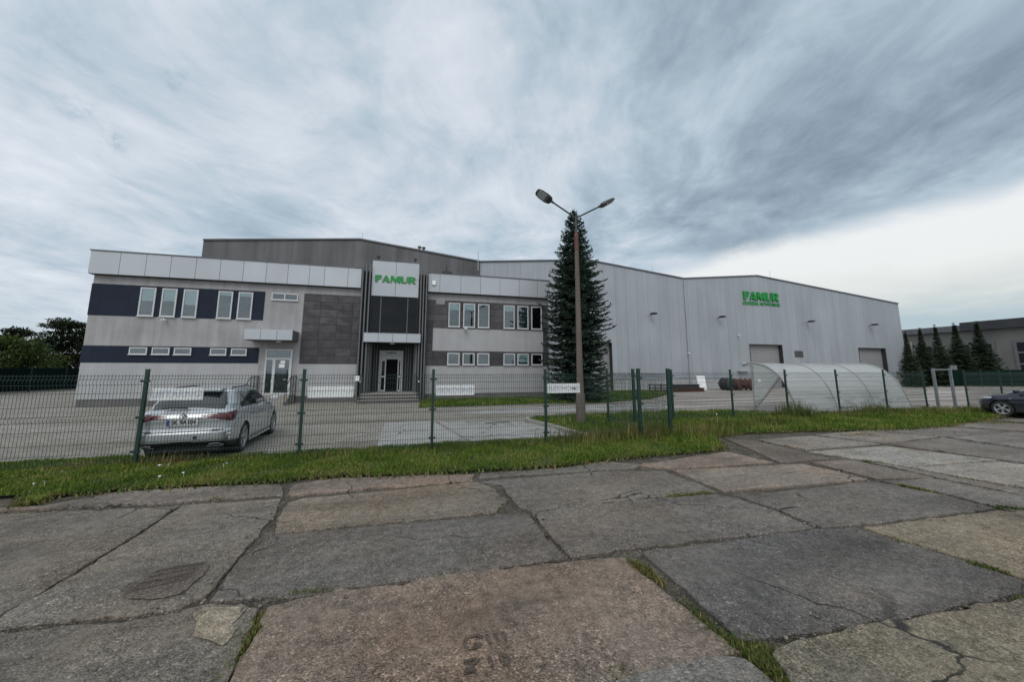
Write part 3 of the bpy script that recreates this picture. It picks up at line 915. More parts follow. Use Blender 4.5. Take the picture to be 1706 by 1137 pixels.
def slab_mesh(m, poly, h, tint, tilt):
    """jagged edge, worn arris, slight tilt"""
    ar = sum(poly[i][0] * poly[(i + 1) % len(poly)][1] - poly[(i + 1) % len(poly)][0] * poly[i][1] for i in range(len(poly)))
    if ar < 0: poly = poly[::-1]
    P = jag(grow(poly, .016))
    n = len(P)
    cx, cy = sum(p[0] for p in P) / n, sum(p[1] for p in P) / n
    def z(x, y): return h + tilt[0] * (x - cx) + tilt[1] * (y - cy)
    rng = random
    ins = []
    for i in range(n):
        a, b, c = Vector(P[i - 1]), Vector(P[i]), Vector(P[(i + 1) % n])
        t = (c - a).normalized(); nn = Vector((-t.y, t.x))
        q = b + nn * rng.uniform(.004, .014)
        ins.append((q.x, q.y))
    v = [(p[0], p[1], -.12) for p in P] + [(p[0], p[1], z(*p) - rng.uniform(.003, .013)) for p in P] + [(p[0], p[1], z(*p)) for p in ins]
    f = []
    for i in range(n):
        j = (i + 1) % n
        f.append((i, j, n + j, n + i)); f.append((n + i, n + j, 2 * n + j, 2 * n + i))
    for a, b, c in tessellate_polygon([[Vector((p[0], p[1], 0)) for p in ins]]):
        A = (ins[b][0] - ins[a][0]) * (ins[c][1] - ins[a][1]) - (ins[b][1] - ins[a][1]) * (ins[c][0] - ins[a][0])
        f.append((2 * n + a, 2 * n + b, 2 * n + c) if A > 0 else (2 * n + a, 2 * n + c, 2 * n + b))
    m.tint = tint
    m.add(v, f)
m = MB()
random.seed(11)
for poly, col in SLABS:
    slab_mesh(m, [g(*p) for p in poly], random.uniform(-.007, .004), col, (random.uniform(-.003, .003), random.uniform(-.003, .003)))
# the same paving carries on beside and behind the viewer, in rows of slabs
for i in range(-9, 22):
    for j in range(-9, 0):
        x0, y0 = 9.0 + i * 2.9, -21.35 + j * 1.55
        if y0 + 1.55 > -20.9 : continue
        k = random.uniform(.8, 1.2)
        slab_mesh(m, [(x0, y0), (x0 + 2.84, y0), (x0 + 2.84, y0 + 1.5), (x0, y0 + 1.5)], -.006, (.14 * k, .132 * k, .122 * k), (0, 0))
props(m.build('concrete_paving', M['aggregate']), kind='structure')

# broken sandy patch, rebar patch, scratched marks
m = MB()
m.tint = (.205, .192, .16)
pp = jag([g(*q) for q in ((322, 1022), (345, 1012), (412, 1014), (400, 1030), (386, 1042), (392, 1052), (372, 1078), (345, 1068), (320, 1062), (328, 1042))], .05, .012)
m.flat(pp, .004)
props(m.build('sand_patch', M['aggregate']), kind='structure')
m = MB(); m.tint = (.115, .106, .096)
pp = jag([g(*q) for q in ((200, 982), (250, 955), (320, 938), (348, 940), (338, 960), (300, 990), (250, 1000), (205, 996))], .06, .03)
m.flat(pp, .0035)
props(m.build('worn_patch', M['aggregate']), kind='structure')
m = MB()
a, b, c = Vector(g(262, 952)), Vector(g(345, 936)), Vector(g(205, 997))
for i in range(13):
    q = a.lerp(b, i / 12)
    e = q + (c - a) * (.75 + .3 * random.random())
    m.tube([(q.x, q.y, .004), (e.x, e.y, .004)], .0026, 5)
for i in range(4):
    q = a.lerp(c, (i + .2) / 4); e = q + (b - a) * .97
    m.tube([(q.x, q.y, .008), (e.x, e.y, .006)], .0026, 5)
M['rebar'] = pm('old_rebar', (.055, .043, .038), .85, .3, 9)
props(m.build('rebar_mesh', M['rebar'], loc=None), 'rusty reinforcement mesh showing through the worn slab at left', 'rebar mesh')
# scratched letters "G III / Z I D" in the near slab
m = MB(); m.tint = (.08, .07, .062)
def stroke(pts, w=.012):
    pts = [Vector(g(770 + u, v)) for u, v in pts]
    zk = .0064 + .0005 * len(m.f)
    for p, q in zip(pts[:-1], pts[1:]):
        d = (q - p).normalized(); nn = Vector((-d.y, d.x)) * w
        zk = .0064 + .0003 * len(m.f)
        m.add([(*(p - nn * random.uniform(.6, 1)), zk), (*(q - nn * random.uniform(.6, 1)), zk), (*(q + nn), zk), (*(p + nn), zk)], [(0, 1, 2, 3)])
stroke([(34, 1064), (22, 1060), (6, 1066), (3, 1078), (12, 1084), (28, 1080), (31, 1074)])
stroke([(31, 1074), (18, 1075)])
stroke([(40, 1060), (48, 1075)]); stroke([(53, 1059), (60, 1072)]); stroke([(66, 1056), (74, 1071)])
stroke([(2, 1106), (28, 1100)]); stroke([(28, 1100), (4, 1124)]); stroke([(4, 1124), (24, 1120)])
stroke([(44, 1098), (50, 1114)]); stroke([(62, 1093), (70, 1112)]); stroke([(62, 1093), (76, 1098), (78, 1107), (70, 1112)])
props(m.build('scratched_marks', M['aggregate']), kind='structure')
# loose stones and crumbs in the joints
rng = random.Random(5)
m = MB()
JOINTS = [((355, 1003), (570, 982)), ((573, 981), (1040, 930)), ((1050, 917), (1364, 881)), ((1364, 881), (1660, 848)), ((827, 855), (877, 857)), ((835, 850), (795, 797)), ((480, 886), (827, 855)), ((877, 853), (1070, 831)), ((1070, 831), (1195, 820)), ((1240, 1066), (1414, 1045)), ((1414, 1045), (1700, 990)),
          ((335, 997), (400, 924)), ((400, 924), (472, 832)), ((0, 1050), (340, 1010)), ((1105, 782), (1200, 820)), ((1230, 828), (1362, 878)), ((880, 856), (944, 928)), ((0, 852), (470, 826)), ((1180, 730), (1290, 770)), ((1290, 770), (1468, 800)), ((1430, 765), (1560, 796)), ((1560, 796), (1660, 847)), ((1150, 1000), (1240, 1075)), ((1150, 756), (1210, 730))]
for a, b in JOINTS:
    A, B = Vector(g(*a)), Vector(g(*b))
    for i in range(int((B - A).length * 14)):
        q = A.lerp(B, rng.random()) + Vector((rng.gauss(0, .05), rng.gauss(0, .05)))
        r = rng.uniform(.006, .02); zz = -.03 if rng.random() < .7 else .0
        bm = bmesh.new(); bmesh.ops.create_icosphere(bm, subdivisions=1, radius=r)
        for v in bm.verts: v.co *= rng.uniform(.6, 1.2)
        k = rng.uniform(.08, .26); m.tint = (k, k * .95, k * .86)
        m.add([(v.co.x + q.x, v.co.y + q.y, v.co.z * .7 + zz + r * .4) for v in bm.verts], [[v.index for v in f.verts] for f in bm.faces])
        bm.free()
props(m.build('crumbled_concrete', M['aggregate']), kind='stuff')

# drain slot in the pad
d0 = g(829, 704.5)
t = thing('drain_grate', 'small dark drain slot at the far edge of the pale concrete pad', 'drain', (d0[0], d0[1], 0), R(4))
bx('slot', M['joint'], t, -.42, .42, -.05, .05, -.004, .006)
m = MB()
for i in range(14): m.box(-.41 + i * .06, -.385 + i * .06, -.05, .05, .0065, .012)
m.build('grating', M['darksteel'], t)

# ================================================================== grass
def grass_mat(name, stops):
    m, nt, p, out = newmat(name); G = NG(nt); o = G.obj()
    a = G.n('ShaderNodeAttribute', attribute_name='tint')
    sep = G.n('ShaderNodeSeparateColor'); G.l(a.outputs['Color'], sep.inputs[0])
    patch = G.noise(o, .9, 5, .65)
    f = G.math('ADD', G.math('MULTIPLY', sep.outputs[0], .62), G.math('MULTIPLY', G.math('SUBTRACT', patch, .5), 2.0), clamp=False)
    c = G.ramp(G.math('ADD', f, .22, clamp=True), stops)
    c = G.mix(1.0, c, G.ramp(sep.outputs[1], [(0, .55), (1, 1.25)]), 'MULTIPLY')
    G.l(c, p.inputs['Base Color']); p.inputs['Roughness'].default_value = .6; p.inputs['Specular IOR Level'].default_value = .25
    tr = G.n('ShaderNodeBsdfTranslucent'); G.l(c, tr.inputs[0])
    mx = G.n('ShaderNodeMixShader'); mx.inputs[0].default_value = .35
    G.l(p.outputs[0], mx.inputs[1]); G.l(tr.outputs[0], mx.inputs[2]); G.l(mx.outputs[0], out.inputs[0])
    return m
M['grass'] = grass_mat('grass_blades', [(.0, (.030, .062, .008)), (.3, (.075, .14, .014)), (.60, (.14, .215, .026)), (.84, (.22, .245, .05)), (1, (.30, .24, .10))])
M['weed'] = grass_mat('weed_blades', [(.0, (.04, .07, .015)), (.35, (.09, .13, .028)), (.6, (.17, .17, .05)), (1, (.27, .18, .085))])

def in_poly(px, py, poly):
    inside = np.zeros(px.shape, bool)
    n = len(poly); j = n - 1
    for i in range(n):
        xi, yi = poly[i]; xj, yj = poly[j]
        c = ((yi > py) != (yj > py)) & (px < (xj - xi) * (py - yi) / ((yj - yi) if yj != yi else 1e-9) + xi)
        inside ^= c
        j = i
    return inside
def blades(name, X, Y, H, W, seed, mat, lean=.5, z0=0.0, kind='stuff', parent=None):
    rs = np.random.RandomState(seed)
    n = len(X)
    th = rs.uniform(0, 2 * np.pi, n); le = H * rs.uniform(.1, 1, n) * lean
    wx, wy = np.cos(th + np.pi / 2) * W / 2, np.sin(th + np.pi / 2) * W / 2
    lx, ly = np.cos(th) * le, np.sin(th) * le
    V = np.zeros((n, 5, 3), np.float32)
    V[:, 0] = np.stack([X - wx, Y - wy, np.full(n, z0)], 1); V[:, 1] = np.stack([X + wx, Y + wy, np.full(n, z0)], 1)
    V[:, 2] = np.stack([X + wx * .8 + lx * .35, Y + wy * .8 + ly * .35, z0 + H * .55], 1); V[:, 3] = np.stack([X - wx * .8 + lx * .35, Y - wy * .8 + ly * .35, z0 + H * .55], 1)
    V[:, 4] = np.stack([X + lx, Y + ly, z0 + H], 1)
    me = bpy.data.meshes.new(name)
    me.vertices.add(n * 5); me.vertices.foreach_set('co', V.ravel())
    base = (np.arange(n) * 5)[:, None]
    loops = np.concatenate([base + np.array([0, 1, 2, 3]), base + np.array([3, 2, 4])], 1).ravel().astype(np.int32)
    me.loops.add(n * 7); me.loops.foreach_set('vertex_index', loops)
    ls = (np.arange(n)[:, None] * 7 + np.array([0, 4])).ravel().astype(np.int32)
    me.polygons.add(n * 2); me.polygons.foreach_set('loop_start', ls)
    me.polygons.foreach_set('loop_total', np.tile([4, 3], n).astype(np.int32))
    ca = me.color_attributes.new('tint', 'FLOAT_COLOR', 'POINT')
    col = np.ones((n, 5, 4), np.float32)
    col[:, :, 0] = rs.uniform(0, 1, n)[:, None]
    col[:, :, 1] = rs.uniform(0, 1, n)[:, None]
    ca.data.foreach_set('color', col.ravel())
    me.materials.append(mat)
    me.update(calc_edges=True); me.validate()
    o = bpy.data.objects.new(name, me); C.objects.link(o)
    if parent: o.parent = parent
    else: props(o, kind=kind)
    return o
def scatter(poly, n, seed, clump=0.0):
    rs = np.random.RandomState(seed)
    P = np.array(poly)
    lo, hi = P.min(0), P.max(0)
    k = int(n * 1.0)
    x = rs.uniform(lo[0], hi[0], k); y = rs.uniform(lo[1], hi[1], k)
    ok = in_poly(x, y, poly)
    return x[ok], y[ok], rs
def area_box(poly):
    P = np.array(poly); d = P.max(0) - P.min(0); return float(d[0] * d[1])
def lump(x, y, s, sd):
    """smooth pseudo-random 0..1 field"""
    return .5 + .25 * (np.sin(x * s + sd) * np.cos(y * s * 1.3 - sd * 2) + np.sin(x * s * 2.3 - y * s * 1.7 + sd * 3))
fr_in = [(-260, 783)] + INNER[1:9] + [(1060, 716), (1200, 716), (1200, 749)]
nearp = [g(*q) for q in [(-200, 783), (0, 772), (221, 763), (380, 762), (481, 755), (690, 743), (800, 736), (974, 729), (1060, 722), (1185, 722)]] + [g(*q) for q in OUTER[:23][::-1]]
x, y, rs = scatter(nearp, area_box(nearp) * 3400, 3)
h = .018 + .035 * rs.rand(len(x)) ** 1.5 + .055 * lump(x, y, 2.1, 1) ** 2
keep = rs.rand(len(x)) < .18 + 1.0 * lump(x, y, 3.3, 4) * (.6 + .8 * lump(x, y, 9.0, 2))
x, y, h = x[keep], y[keep], h[keep]
blades('grass_verge', x, y, h, rs.uniform(.008, .016, len(x)), 4, M['grass'], .9, .01)
# broad-leaved weeds hugging the slab edge
edge = [g(*q) for q in OUTER[2:]]
ex, ey = [], []
rr = random.Random(3)
for a, b in zip(edge[:-1], edge[1:]):
    L = math.dist(a, b)
    for i in range(int(L * 300)):
        t = rr.random(); q = rr.gauss(.03, .11)
        ex.append(a[0] + (b[0] - a[0]) * t); ey.append(a[1] + (b[1] - a[1]) * t + q)
ex, ey = np.array(ex), np.array(ey); rs = np.random.RandomState(8)
blades('edge_weeds', ex, ey, rs.uniform(.015, .06, len(ex)), rs.uniform(.012, .035, len(ex)), 9, M['weed'], 1.6, .0)
# lawn round the lamp and right of the fence
isl = [g(*q) for q in INNER[8:]] + [g(*q) for q in OUTER[21:][::-1]]
x, y, rs = scatter(isl, area_box(isl) * 800, 5)
keep = rs.rand(len(x)) < .25 + .9 * lump(x, y, 2.7, 6)
x, y = x[keep], y[keep]
h = .04 + .08 * rs.rand(len(x)) + .09 * lump(x, y, 1.3, 2) ** 3
blades('lawn', x, y, h, rs.uniform(.014, .026, len(x)), 6, M['grass'], .7, .01)
x, y, rs = scatter(bed, area_box(bed) * 300, 15)
blades('bed_grass', x, y, rs.uniform(.05, .16, len(x)), rs.uniform(.02, .04, len(x)), 16, M['grass'], .7, .0)
# tall weeds: along the fence foot, round the posts and in front of the shelter
tx, ty, th = [], [], []
def tall(px0, px1, n, hmin, hmax, spread=.25):
    a, b = g(*px0), g(*px1)
    for i in range(n):
        t = rr.random()
        tx.append(a[0] + (b[0] - a[0]) * t + rr.gauss(0, spread)); ty.append(a[1] + (b[1] - a[1]) * t + rr.gauss(0, spread)); th.append(rr.uniform(hmin, hmax) * (.6 + .4 * rr.random()))
tall((232, 772), (335, 768), 500, .06, .20, .12)
tall((225, 777), (300, 773), 120, .10, .30, .10)
tall((940, 737), (1200, 722), 2300, .12, .40, .35)
tall((1040, 730), (1120, 728), 650, .2, .55, .25)
tall((1200, 715), (1330, 703), 1000, .12, .36, .3)
tall((1305, 697), (1345, 694), 420, .30, .75, .16)
tall((1350, 697), (1500, 689), 900, .12, .42, .25)
tall((1440, 690), (1475, 688), 300, .25, .6, .15)
tall((1490, 692), (1640, 688), 1000, .12, .42, .25)
tall((480, 766), (940, 741), 900, .07, .2, .12)
tall((955, 708), (985, 707), 90, .1, .25, .12)
tx, ty, th = map(np.array, (tx, ty, th)); rs = np.random.RandomState(4)
blades('tall_weeds', tx, ty, th, rs.uniform(.008, .02, len(tx)), 21, M['weed'], .45, .0)
# tufts in the joints
jx, jy, jh = [], [], []
def tuft(a, b, n, hmax, spread):
    A, B = g(*a), g(*b)
    for i in range(n):
        t = rr.random()
        jx.append(A[0] + (B[0] - A[0]) * t + rr.gauss(0, spread)); jy.append(A[1] + (B[1] - A[1]) * t + rr.gauss(0, spread)); jh.append(rr.uniform(.3, 1) * hmax)
tuft((482, 990), (560, 983), 420, .04, .025); tuft((1052, 938), (1080, 955), 380, .06, .035); tuft((1085, 958), (1105, 975), 120, .045, .03)
tuft((1150, 1018), (1215, 1072), 300, .035, .028); tuft((1232, 1074), (1282, 1092), 800, .04, .055); tuft((1140, 1000), (1215, 1062), 260, .02, .04); tuft((1300, 1085), (1420, 1052), 160, .025, .03); tuft((402, 1075), (440, 1020), 250, .03, .05); tuft((1262, 1095), (1296, 1128), 420, .05, .03)
tuft((372, 1128), (440, 1022), 750, .032, .045); tuft((1112, 826), (1186, 821), 380, .05, .03); tuft((1500, 808), (1556, 820), 260, .05, .025)
tuft((1662, 845), (1706, 850), 260, .06, .03); tuft((1618, 940), (1665, 950), 260, .05, .03); tuft((1488, 900), (1520, 908), 80, .04, .02); tuft((1440, 768), (1468, 772), 160, .06, .03)
tuft((350, 832), (368, 831), 60, .05, .02); tuft((1400, 727), (1450, 724), 260, .09, .09); tuft((1585, 795), (1625, 800), 140, .05, .03); tuft((1480, 714), (1560, 712), 300, .1, .12)
tuft((1020, 1112), (1060, 1124), 260, .03, .04); tuft((700, 970), (990, 934), 200, .025, .012); tuft((1690, 998), (1710, 996), 60, .04, .02); tuft((40, 842), (70, 833), 500, .07, .06)
tuft((1640, 706), (1680, 704), 250, .14, .15)
jx, jy, jh = map(np.array, (jx, jy, jh)); rs = np.random.RandomState(14)
blades('joint_weeds', jx, jy, jh, rs.uniform(.006, .014, len(jx)), 22, M['weed'], 1.0, -.02)
# daisies
m = MB(); rr = random.Random(21)
for (a, b) in [(55, 815), (73, 814), (265, 783), (280, 784), (327, 780), (372, 782), (305, 797), (263, 803), (1072, 706), (1082, 700), (940, 710), (950, 708), (1196, 713)] + [(rr.uniform(20, 560), rr.uniform(775, 800)) for _ in range(1)]:
    q = g(a, b)
    z = rr.uniform(.06, .10) if b > 740 else .4
    for k in range(rr.choice((1, 1, 2))):
        M4 = Matrix.Translation((q[0] + rr.gauss(0, .02), q[1] + rr.gauss(0, .02), z)) @ Matrix.Rotation(rr.uniform(-.6, .6), 4, 'X')
        m.lathe([(0, .004), (.008, .003), (.018, 0), (.0, -.004)], 8, M4)
        m.tube([(q[0], q[1], 0), (q[0], q[1], z)], .0018, 4)
props(m.build('white_flowers', M['white']), kind='stuff')
# ================================================================== mesh fences
FH = 1.62
def post_mesh(h=1.70, w=.029):
    m = MB(); m.bbox(-w, w, -w * .8, w * .8, -.1, h, .006)
    m.box(-w - .004, w + .004, -w * .8 - .004, w * .8 + .004, h + .001, h + .018)
    return m
def clamp_mesh(z, w=.029):
    m = MB(); m.box(-w - .045, w + .045, -w * .8 - .014, -w * .8 - .002, z - .02, z + .02); m.tube([(-w - .03, -w * .8 - .014, z), (-w - .03, -w * .8 - .03, z)], .009, 6)
    m.tube([(w + .03, -w * .8 - .014, z), (w + .03, -w * .8 - .03, z)], .009, 6)
    return m
def panel_mesh(L, h=FH, z0=.06, sp=.05, r=.0034):
    """welded mesh with folded beads"""
    m = MB()
    n = max(2, int(round(L / sp)))
    folds = [z0 + .10, z0 + .62, h - .16] if h < 1.5 else [z0 + .12, z0 + .78, h - .14]
    zs = [(z0, 0)]
    for q in folds: zs += [(q - .05, 0), (q, -.028), (q + .05, 0)]
    zs += [(h, 0)]
    for i in range(n + 1):
        x = L * i / n
        m.tube([(x, y, z) for z, y in zs], r, 4, cap=False)
    hz = [z0 + .02]
    for q in folds: hz += [q - .05, q + .05]
    hz += [(folds[0] + folds[1]) / 2 - .1, (folds[0] + folds[1]) / 2 + .12, (folds[1] + folds[2]) / 2 - .11, (folds[1] + folds[2]) / 2 + .12, h - .03]
    for z in hz: m.tube([(0, -.006, z), (L, -.006, z)], r * 1.05, 4, cap=False)
    return m
def fence(label, pts, group=None, posts=None, last=True, first=True, base=0.0):
    f = thing('mesh_fence', label, 'fence', (pts[0][0], pts[0][1], 0))
    o = Vector((*pts[0], 0))
    pm_, cm = None, None
    for i, p in enumerate(pts):
        if (i == 0 and not first) or (i == len(pts) - 1 and not last): continue
        j = min(i, len(pts) - 2)
        d = Vector(pts[j + 1]) - Vector(pts[j]); a = math.atan2(d.y, d.x)
        big = posts and i in posts
        po = post_mesh(1.72 if big else 1.70, .042 if big else .029).build('post', M['fence_green'], f)
        po.location = (p[0] - o.x, p[1] - o.y, 0); po.rotation_euler = (random.gauss(0, .006), random.gauss(0, .006), a)
        for z in (.25, .85, 1.5):
            clamp_mesh(z, .042 if big else .029).build('clamp', M['fence_green'], po)
    for a, b in zip(pts[:-1], pts[1:]):
        d = Vector(b) - Vector(a); L = d.length; an = math.atan2(d.y, d.x)
        pn = panel_mesh(L - .10).build('mesh_panel', M['fence_green'], f)
        pn.location = (a[0] - o.x + .05 * d.x / L, a[1] - o.y + .05 * d.y / L, 0); pn.rotation_euler = (random.gauss(0, .005), random.gauss(0, .0016), an + random.gauss(0, .002))
    return f
YF, YR = -13.85, -11.55
fence('green wire mesh fence along the grass strip, carrying the white boards', [(-2.9, YF), (-.28, YF), (2.35, YF), (4.97, YF)] + [(7.6, YF), (10.22, YF), (12.85, YF), (15.42, YF), (18.05, YF), (20.60, YF), (21.48, YF)], posts=(9, 10))
fence('short return of green mesh fence running back from the corner post', [(21.48, YF + .06), (21.02, YR - .06)], first=False, last=False)
fence('green wire mesh fence in front of the translucent shelter', [(21.01, YR), (21.96, YR), (23.42, YR), (25.89, YR), (28.40, YR), (31.0, YR), (33.63, YR), (36.05, YR)], posts=(1,))
fence('green wire mesh fence right of the grey gate frame, behind the dark car', [(38.76, YR), (41.3, YR), (43.9, YR), (46.5, YR)])

# grey galvanised gate frame with open gateway
G0 = (36.75, YR)
gt = thing('gate_frame', 'grey galvanised pedestrian gate frame standing in the mesh fence', 'gate', (36.75, YR, 0))
for x in (0, 1.12): bx('gate_post', M['gate_steel'], gt, x - .042, x + .042, -.045, .045, -.05, 1.78, bev=.008)
bx('lintel', M['gate_steel'], gt, .044, 1.076, -.035, .035, 1.69, 1.75)
bx('threshold', M['step'], gt, .07, 1.05, -.05, .05, .0, .08)

# white boards on the fence
def board(x0, z0, txt, label, size):
    t = thing('sign_board', label, 'sign', (x0, YF + .045, z0), 0, 'white boards tied to the mesh fence')
    m = MB(); m.bbox(0, .86, -.012, .004, 0, .225, .002); m.build('panel', M['white'], t)
    if txt:
        text_mesh(txt, size, 'lettering', M['pale_ink'], t, Matrix.Translation((.43, -.0145, .112)) @ Matrix.Rotation(PI / 2, 4, 'X'), .001, .0045, 1.0)
    m = MB()
    for x in (.06, .80): m.tube([(x, -.012, .20), (x, -.05, .20), (x, -.05, .19), (x, -.012, .19)], .002, 4)
    m.build('cable_tie', M['black'], t)
M['pale_ink'] = pm('pale_blue_ink', (.58, .62, .69), .6, .15, 9)
board(10.26, 1.14, 'UBTARNG', 'white board with pale letters on the fence beside the post by the silver car', .17)
board(12.92, 1.14, '', 'blank white board on the fence left of the front steps', .17)
board(15.48, 1.14, 'SOLDŚNE', 'white board with pale blue letters on the fence right of the front steps', .17)
board(18.10, 1.15, 'RZCHOM!', 'white board with pale letters on the fence next to the street lamp pole', .17)

# ------------------------------------------------------------------ far green screened fences
M['screen'] = pm('green_screen_cloth', (.002, .012, .0095), .9, .25, .5, streak=.2, spec=.1)
def far_fence(label, a, b, h, spacing=2.6):
    d = Vector(b) - Vector(a); L = d.length; an = math.atan2(d.y, d.x)
    f = thing('screened_fence', label, 'fence', (a[0], a[1], 0), an)
    n = max(1, int(L / spacing))
    for i in range(n):
        m = MB(); m.box(L * i / n + .05, L * (i + 1) / n - .05, -.012, .012, .1, h)
        m.build('screen_panel', M['screen'], f)
    for i in range(n + 1):
        m = MB(); m.bbox(L * i / n - .035, L * i / n + .035, -.035, .035, -.05, h + .06, .006); m.build('post', M['fence_green'], f)
    m = MB(); m.box(0, L, -.03, .03, -.05, .085); m.build('kickboard', M['step'], f)
    return f
a, b = g(-60, 660), g(128, 650)
_d = (b[0] - a[0], b[1] - a[1]); a, b = (a[0] - 1.6 * _d[0], a[1] - 1.6 * _d[1]), (b[0] + .9 * _d[0], b[1] + .9 * _d[1])
far_fence('dark green screened fence closing the yard left of the office', a, b, 1.85)
a, b = g(1588, 645.5), g(1840, 646.5)
far_fence('dark green screened fence in front of the row of spruces', a, b, 1.72)
# ================================================================== trees
def foliage_mat(name, col, warm, trans=.25):
    m, nt, p, out = newmat(name); G = NG(nt); o = G.obj()
    a = G.n('ShaderNodeAttribute', attribute_name='tint')
    sep = G.n('ShaderNodeSeparateColor'); G.l(a.outputs['Color'], sep.inputs[0])
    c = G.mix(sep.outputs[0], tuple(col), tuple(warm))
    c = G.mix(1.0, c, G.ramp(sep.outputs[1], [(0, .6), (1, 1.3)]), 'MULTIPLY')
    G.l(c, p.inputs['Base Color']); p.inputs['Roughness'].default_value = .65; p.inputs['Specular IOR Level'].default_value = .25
    tr = G.n('ShaderNodeBsdfTranslucent'); G.l(c, tr.inputs[0])
    mx = G.n('ShaderNodeMixShader'); mx.inputs[0].default_value = trans
    G.l(p.outputs[0], mx.inputs[1]); G.l(tr.outputs[0], mx.inputs[2]); G.l(mx.outputs[0], out.inputs[0])
    return m
M['needle'] = foliage_mat('spruce_needles', (.020, .038, .027), (.078, .118, .088), .18)
M['needle_far'] = foliage_mat('far_spruce_needles', (.014, .027, .015), (.045, .07, .034), .15)
M['leaf_dark'] = foliage_mat('dark_foliage', (.014, .024, .011), (.04, .055, .022), .2)
M['leaf_green'] = foliage_mat('green_foliage', (.035, .065, .014), (.085, .12, .03), .3)
M['bark'] = pm('bark', (.07, .052, .04), .95, .3, 4, .6, 25, stretch=(3, 3, .5))

class Cards:
    """many small leaf-sized faces"""
    def __init__(self, seed):
        self.rs = np.random.RandomState(seed); self.V = []; self.T = []
    def strip(self, p, d, L, w, up=None, tint=(.5, .5)):
        """pointed needle spray: from p along d"""
        d = np.asarray(d, float); d = d / (np.linalg.norm(d) + 1e-9)
        u = np.array([0, 0, 1.0]) if up is None else up
        s = np.cross(d, u); k = np.linalg.norm(s)
        if k < 1e-4: s = np.array([1.0, 0, 0]); k = 1
        s = s / k
        an = self.rs.uniform(-.9, .9)
        nn = np.cross(s, d)
        s = s * math.cos(an) + nn * math.sin(an)
        p = np.asarray(p, float)
        self.V.append([p - s * w * .3, p + s * w * .3, p + d * L * .5 + s * w * .5, p + d * L, p + d * L * .5 - s * w * .5])
        self.T.append(tint)
    def build(self, name, mat, parent):
        n = len(self.V); V = np.array(self.V, np.float32)
        me = bpy.data.meshes.new(name)
        me.vertices.add(n * 5); me.vertices.foreach_set('co', V.ravel())
        me.loops.add(n * 5); me.loops.foreach_set('vertex_index', np.arange(n * 5, dtype=np.int32))
        me.polygons.add(n); me.polygons.foreach_set('loop_start', (np.arange(n) * 5).astype(np.int32)); me.polygons.foreach_set('loop_total', np.full(n, 5, np.int32))
        ca = me.color_attributes.new('tint', 'FLOAT_COLOR', 'POINT')
        col = np.ones((n, 5, 4), np.float32); T = np.array(self.T, np.float32)
        col[:, :, 0] = T[:, None, 0]; col[:, :, 1] = T[:, None, 1]
        ca.data.foreach_set('color', col.ravel())
        me.materials.append(mat); me.update(calc_edges=True); me.validate()
        o = bpy.data.objects.new(name, me); C.objects.link(o); o.parent = parent
        return o

def spruce(root, h, prof, seed, levels, per, mat, fine=1.0, leader=.5):
    """prof(t): branch reach at height fraction t"""
    rs = np.random.RandomState(seed); K = Cards(seed + 1); W = MB()
    W.tube([(0, 0, -.1), (.02, .01, h * .35), (-.02, .02, h * .7), (0, 0, h)], [.16, .12, .06, .012], 8)
    for i in range(levels):
        t = (i + .5) / levels
        t = .015 + .975 * t ** .93
        z = h * t
        nb = max(4, int(per * (1 - .55 * t)))
        off = rs.uniform(0, 6.28)
        for k in range(nb):
            a = off + 2 * PI * k / nb + rs.normal(0, .18)
            z = h * t + rs.normal(0, .055)
            Rr = prof(t) * rs.uniform(.72, 1.07) * (1.1 if rs.rand() < .12 else 1)
            if Rr < .05: continue
            lift = .55 * max(0, (t - .72) / .28) + .04 - .16 * (1 - t)
            ca, sa = math.cos(a), math.sin(a)
            tint = rs.uniform(0, 1)
            def P(u):
                rr = Rr * u
                zz = z + lift * rr - (.16 + .12 * (1 - t)) * Rr * math.sin(u * PI * .6) + .10 * Rr * u ** 4
                return np.array([ca * rr, sa * rr, zz])
            W.tube([tuple(P(u)) for u in (0, .35, .7, .95)], [.022, .016, .01, .004], 4, cap=False)
            ns = max(4, int(Rr * 10.5 * fine))
            for q in range(ns):
                u = .12 + .88 * (q + rs.rand()) / ns
                p = P(u); d0 = P(min(u + .05, 1.04)) - P(u - .03); d0 /= np.linalg.norm(d0)
                side = np.array([-sa, ca, 0])
                for sgn in (-1, 1):
                    L = (.10 + .30 * (1 - u)) * min(1, Rr / 1.1) + .06
                    d = d0 * .75 + side * sgn * rs.uniform(.5, 1.0) + np.array([0, 0, rs.uniform(-.26, .05)])
                    d /= np.linalg.norm(d)
                    m_ = max(1, int(L * 9 * fine + .5))
                    for e in range(m_):
                        pp = p + d * L * e / m_
                        dd = d + rs.normal(0, .28, 3)
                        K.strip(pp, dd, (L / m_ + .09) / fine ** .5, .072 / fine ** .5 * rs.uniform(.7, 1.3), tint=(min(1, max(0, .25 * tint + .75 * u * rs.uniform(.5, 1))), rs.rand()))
                if q % 2 == 0:
                    K.strip(p, d0 + np.array([0, 0, -.5]) + rs.normal(0, .3, 3), .16, .06, tint=(tint * .4, rs.rand() * .6))
            K.strip(P(.92), P(1.0) - P(.9), .16, .06, tint=(.9, rs.rand()))
    for k in range(26):
        zz = h - leader * rs.rand() ** 1.3; a = rs.uniform(0, 6.28)
        K.strip((0, 0, zz), (math.cos(a), math.sin(a), 1.1), .16, .03, tint=(.4, rs.rand()))
    for k in range(5):
        a = rs.uniform(0, 6.28); K.strip((0, 0, h - .12), (math.cos(a) * .55, math.sin(a) * .55, 1), .38, .02, tint=(.3, .4))
    W.build('trunk', M['bark'], root)
    K.build('crown', mat, root)

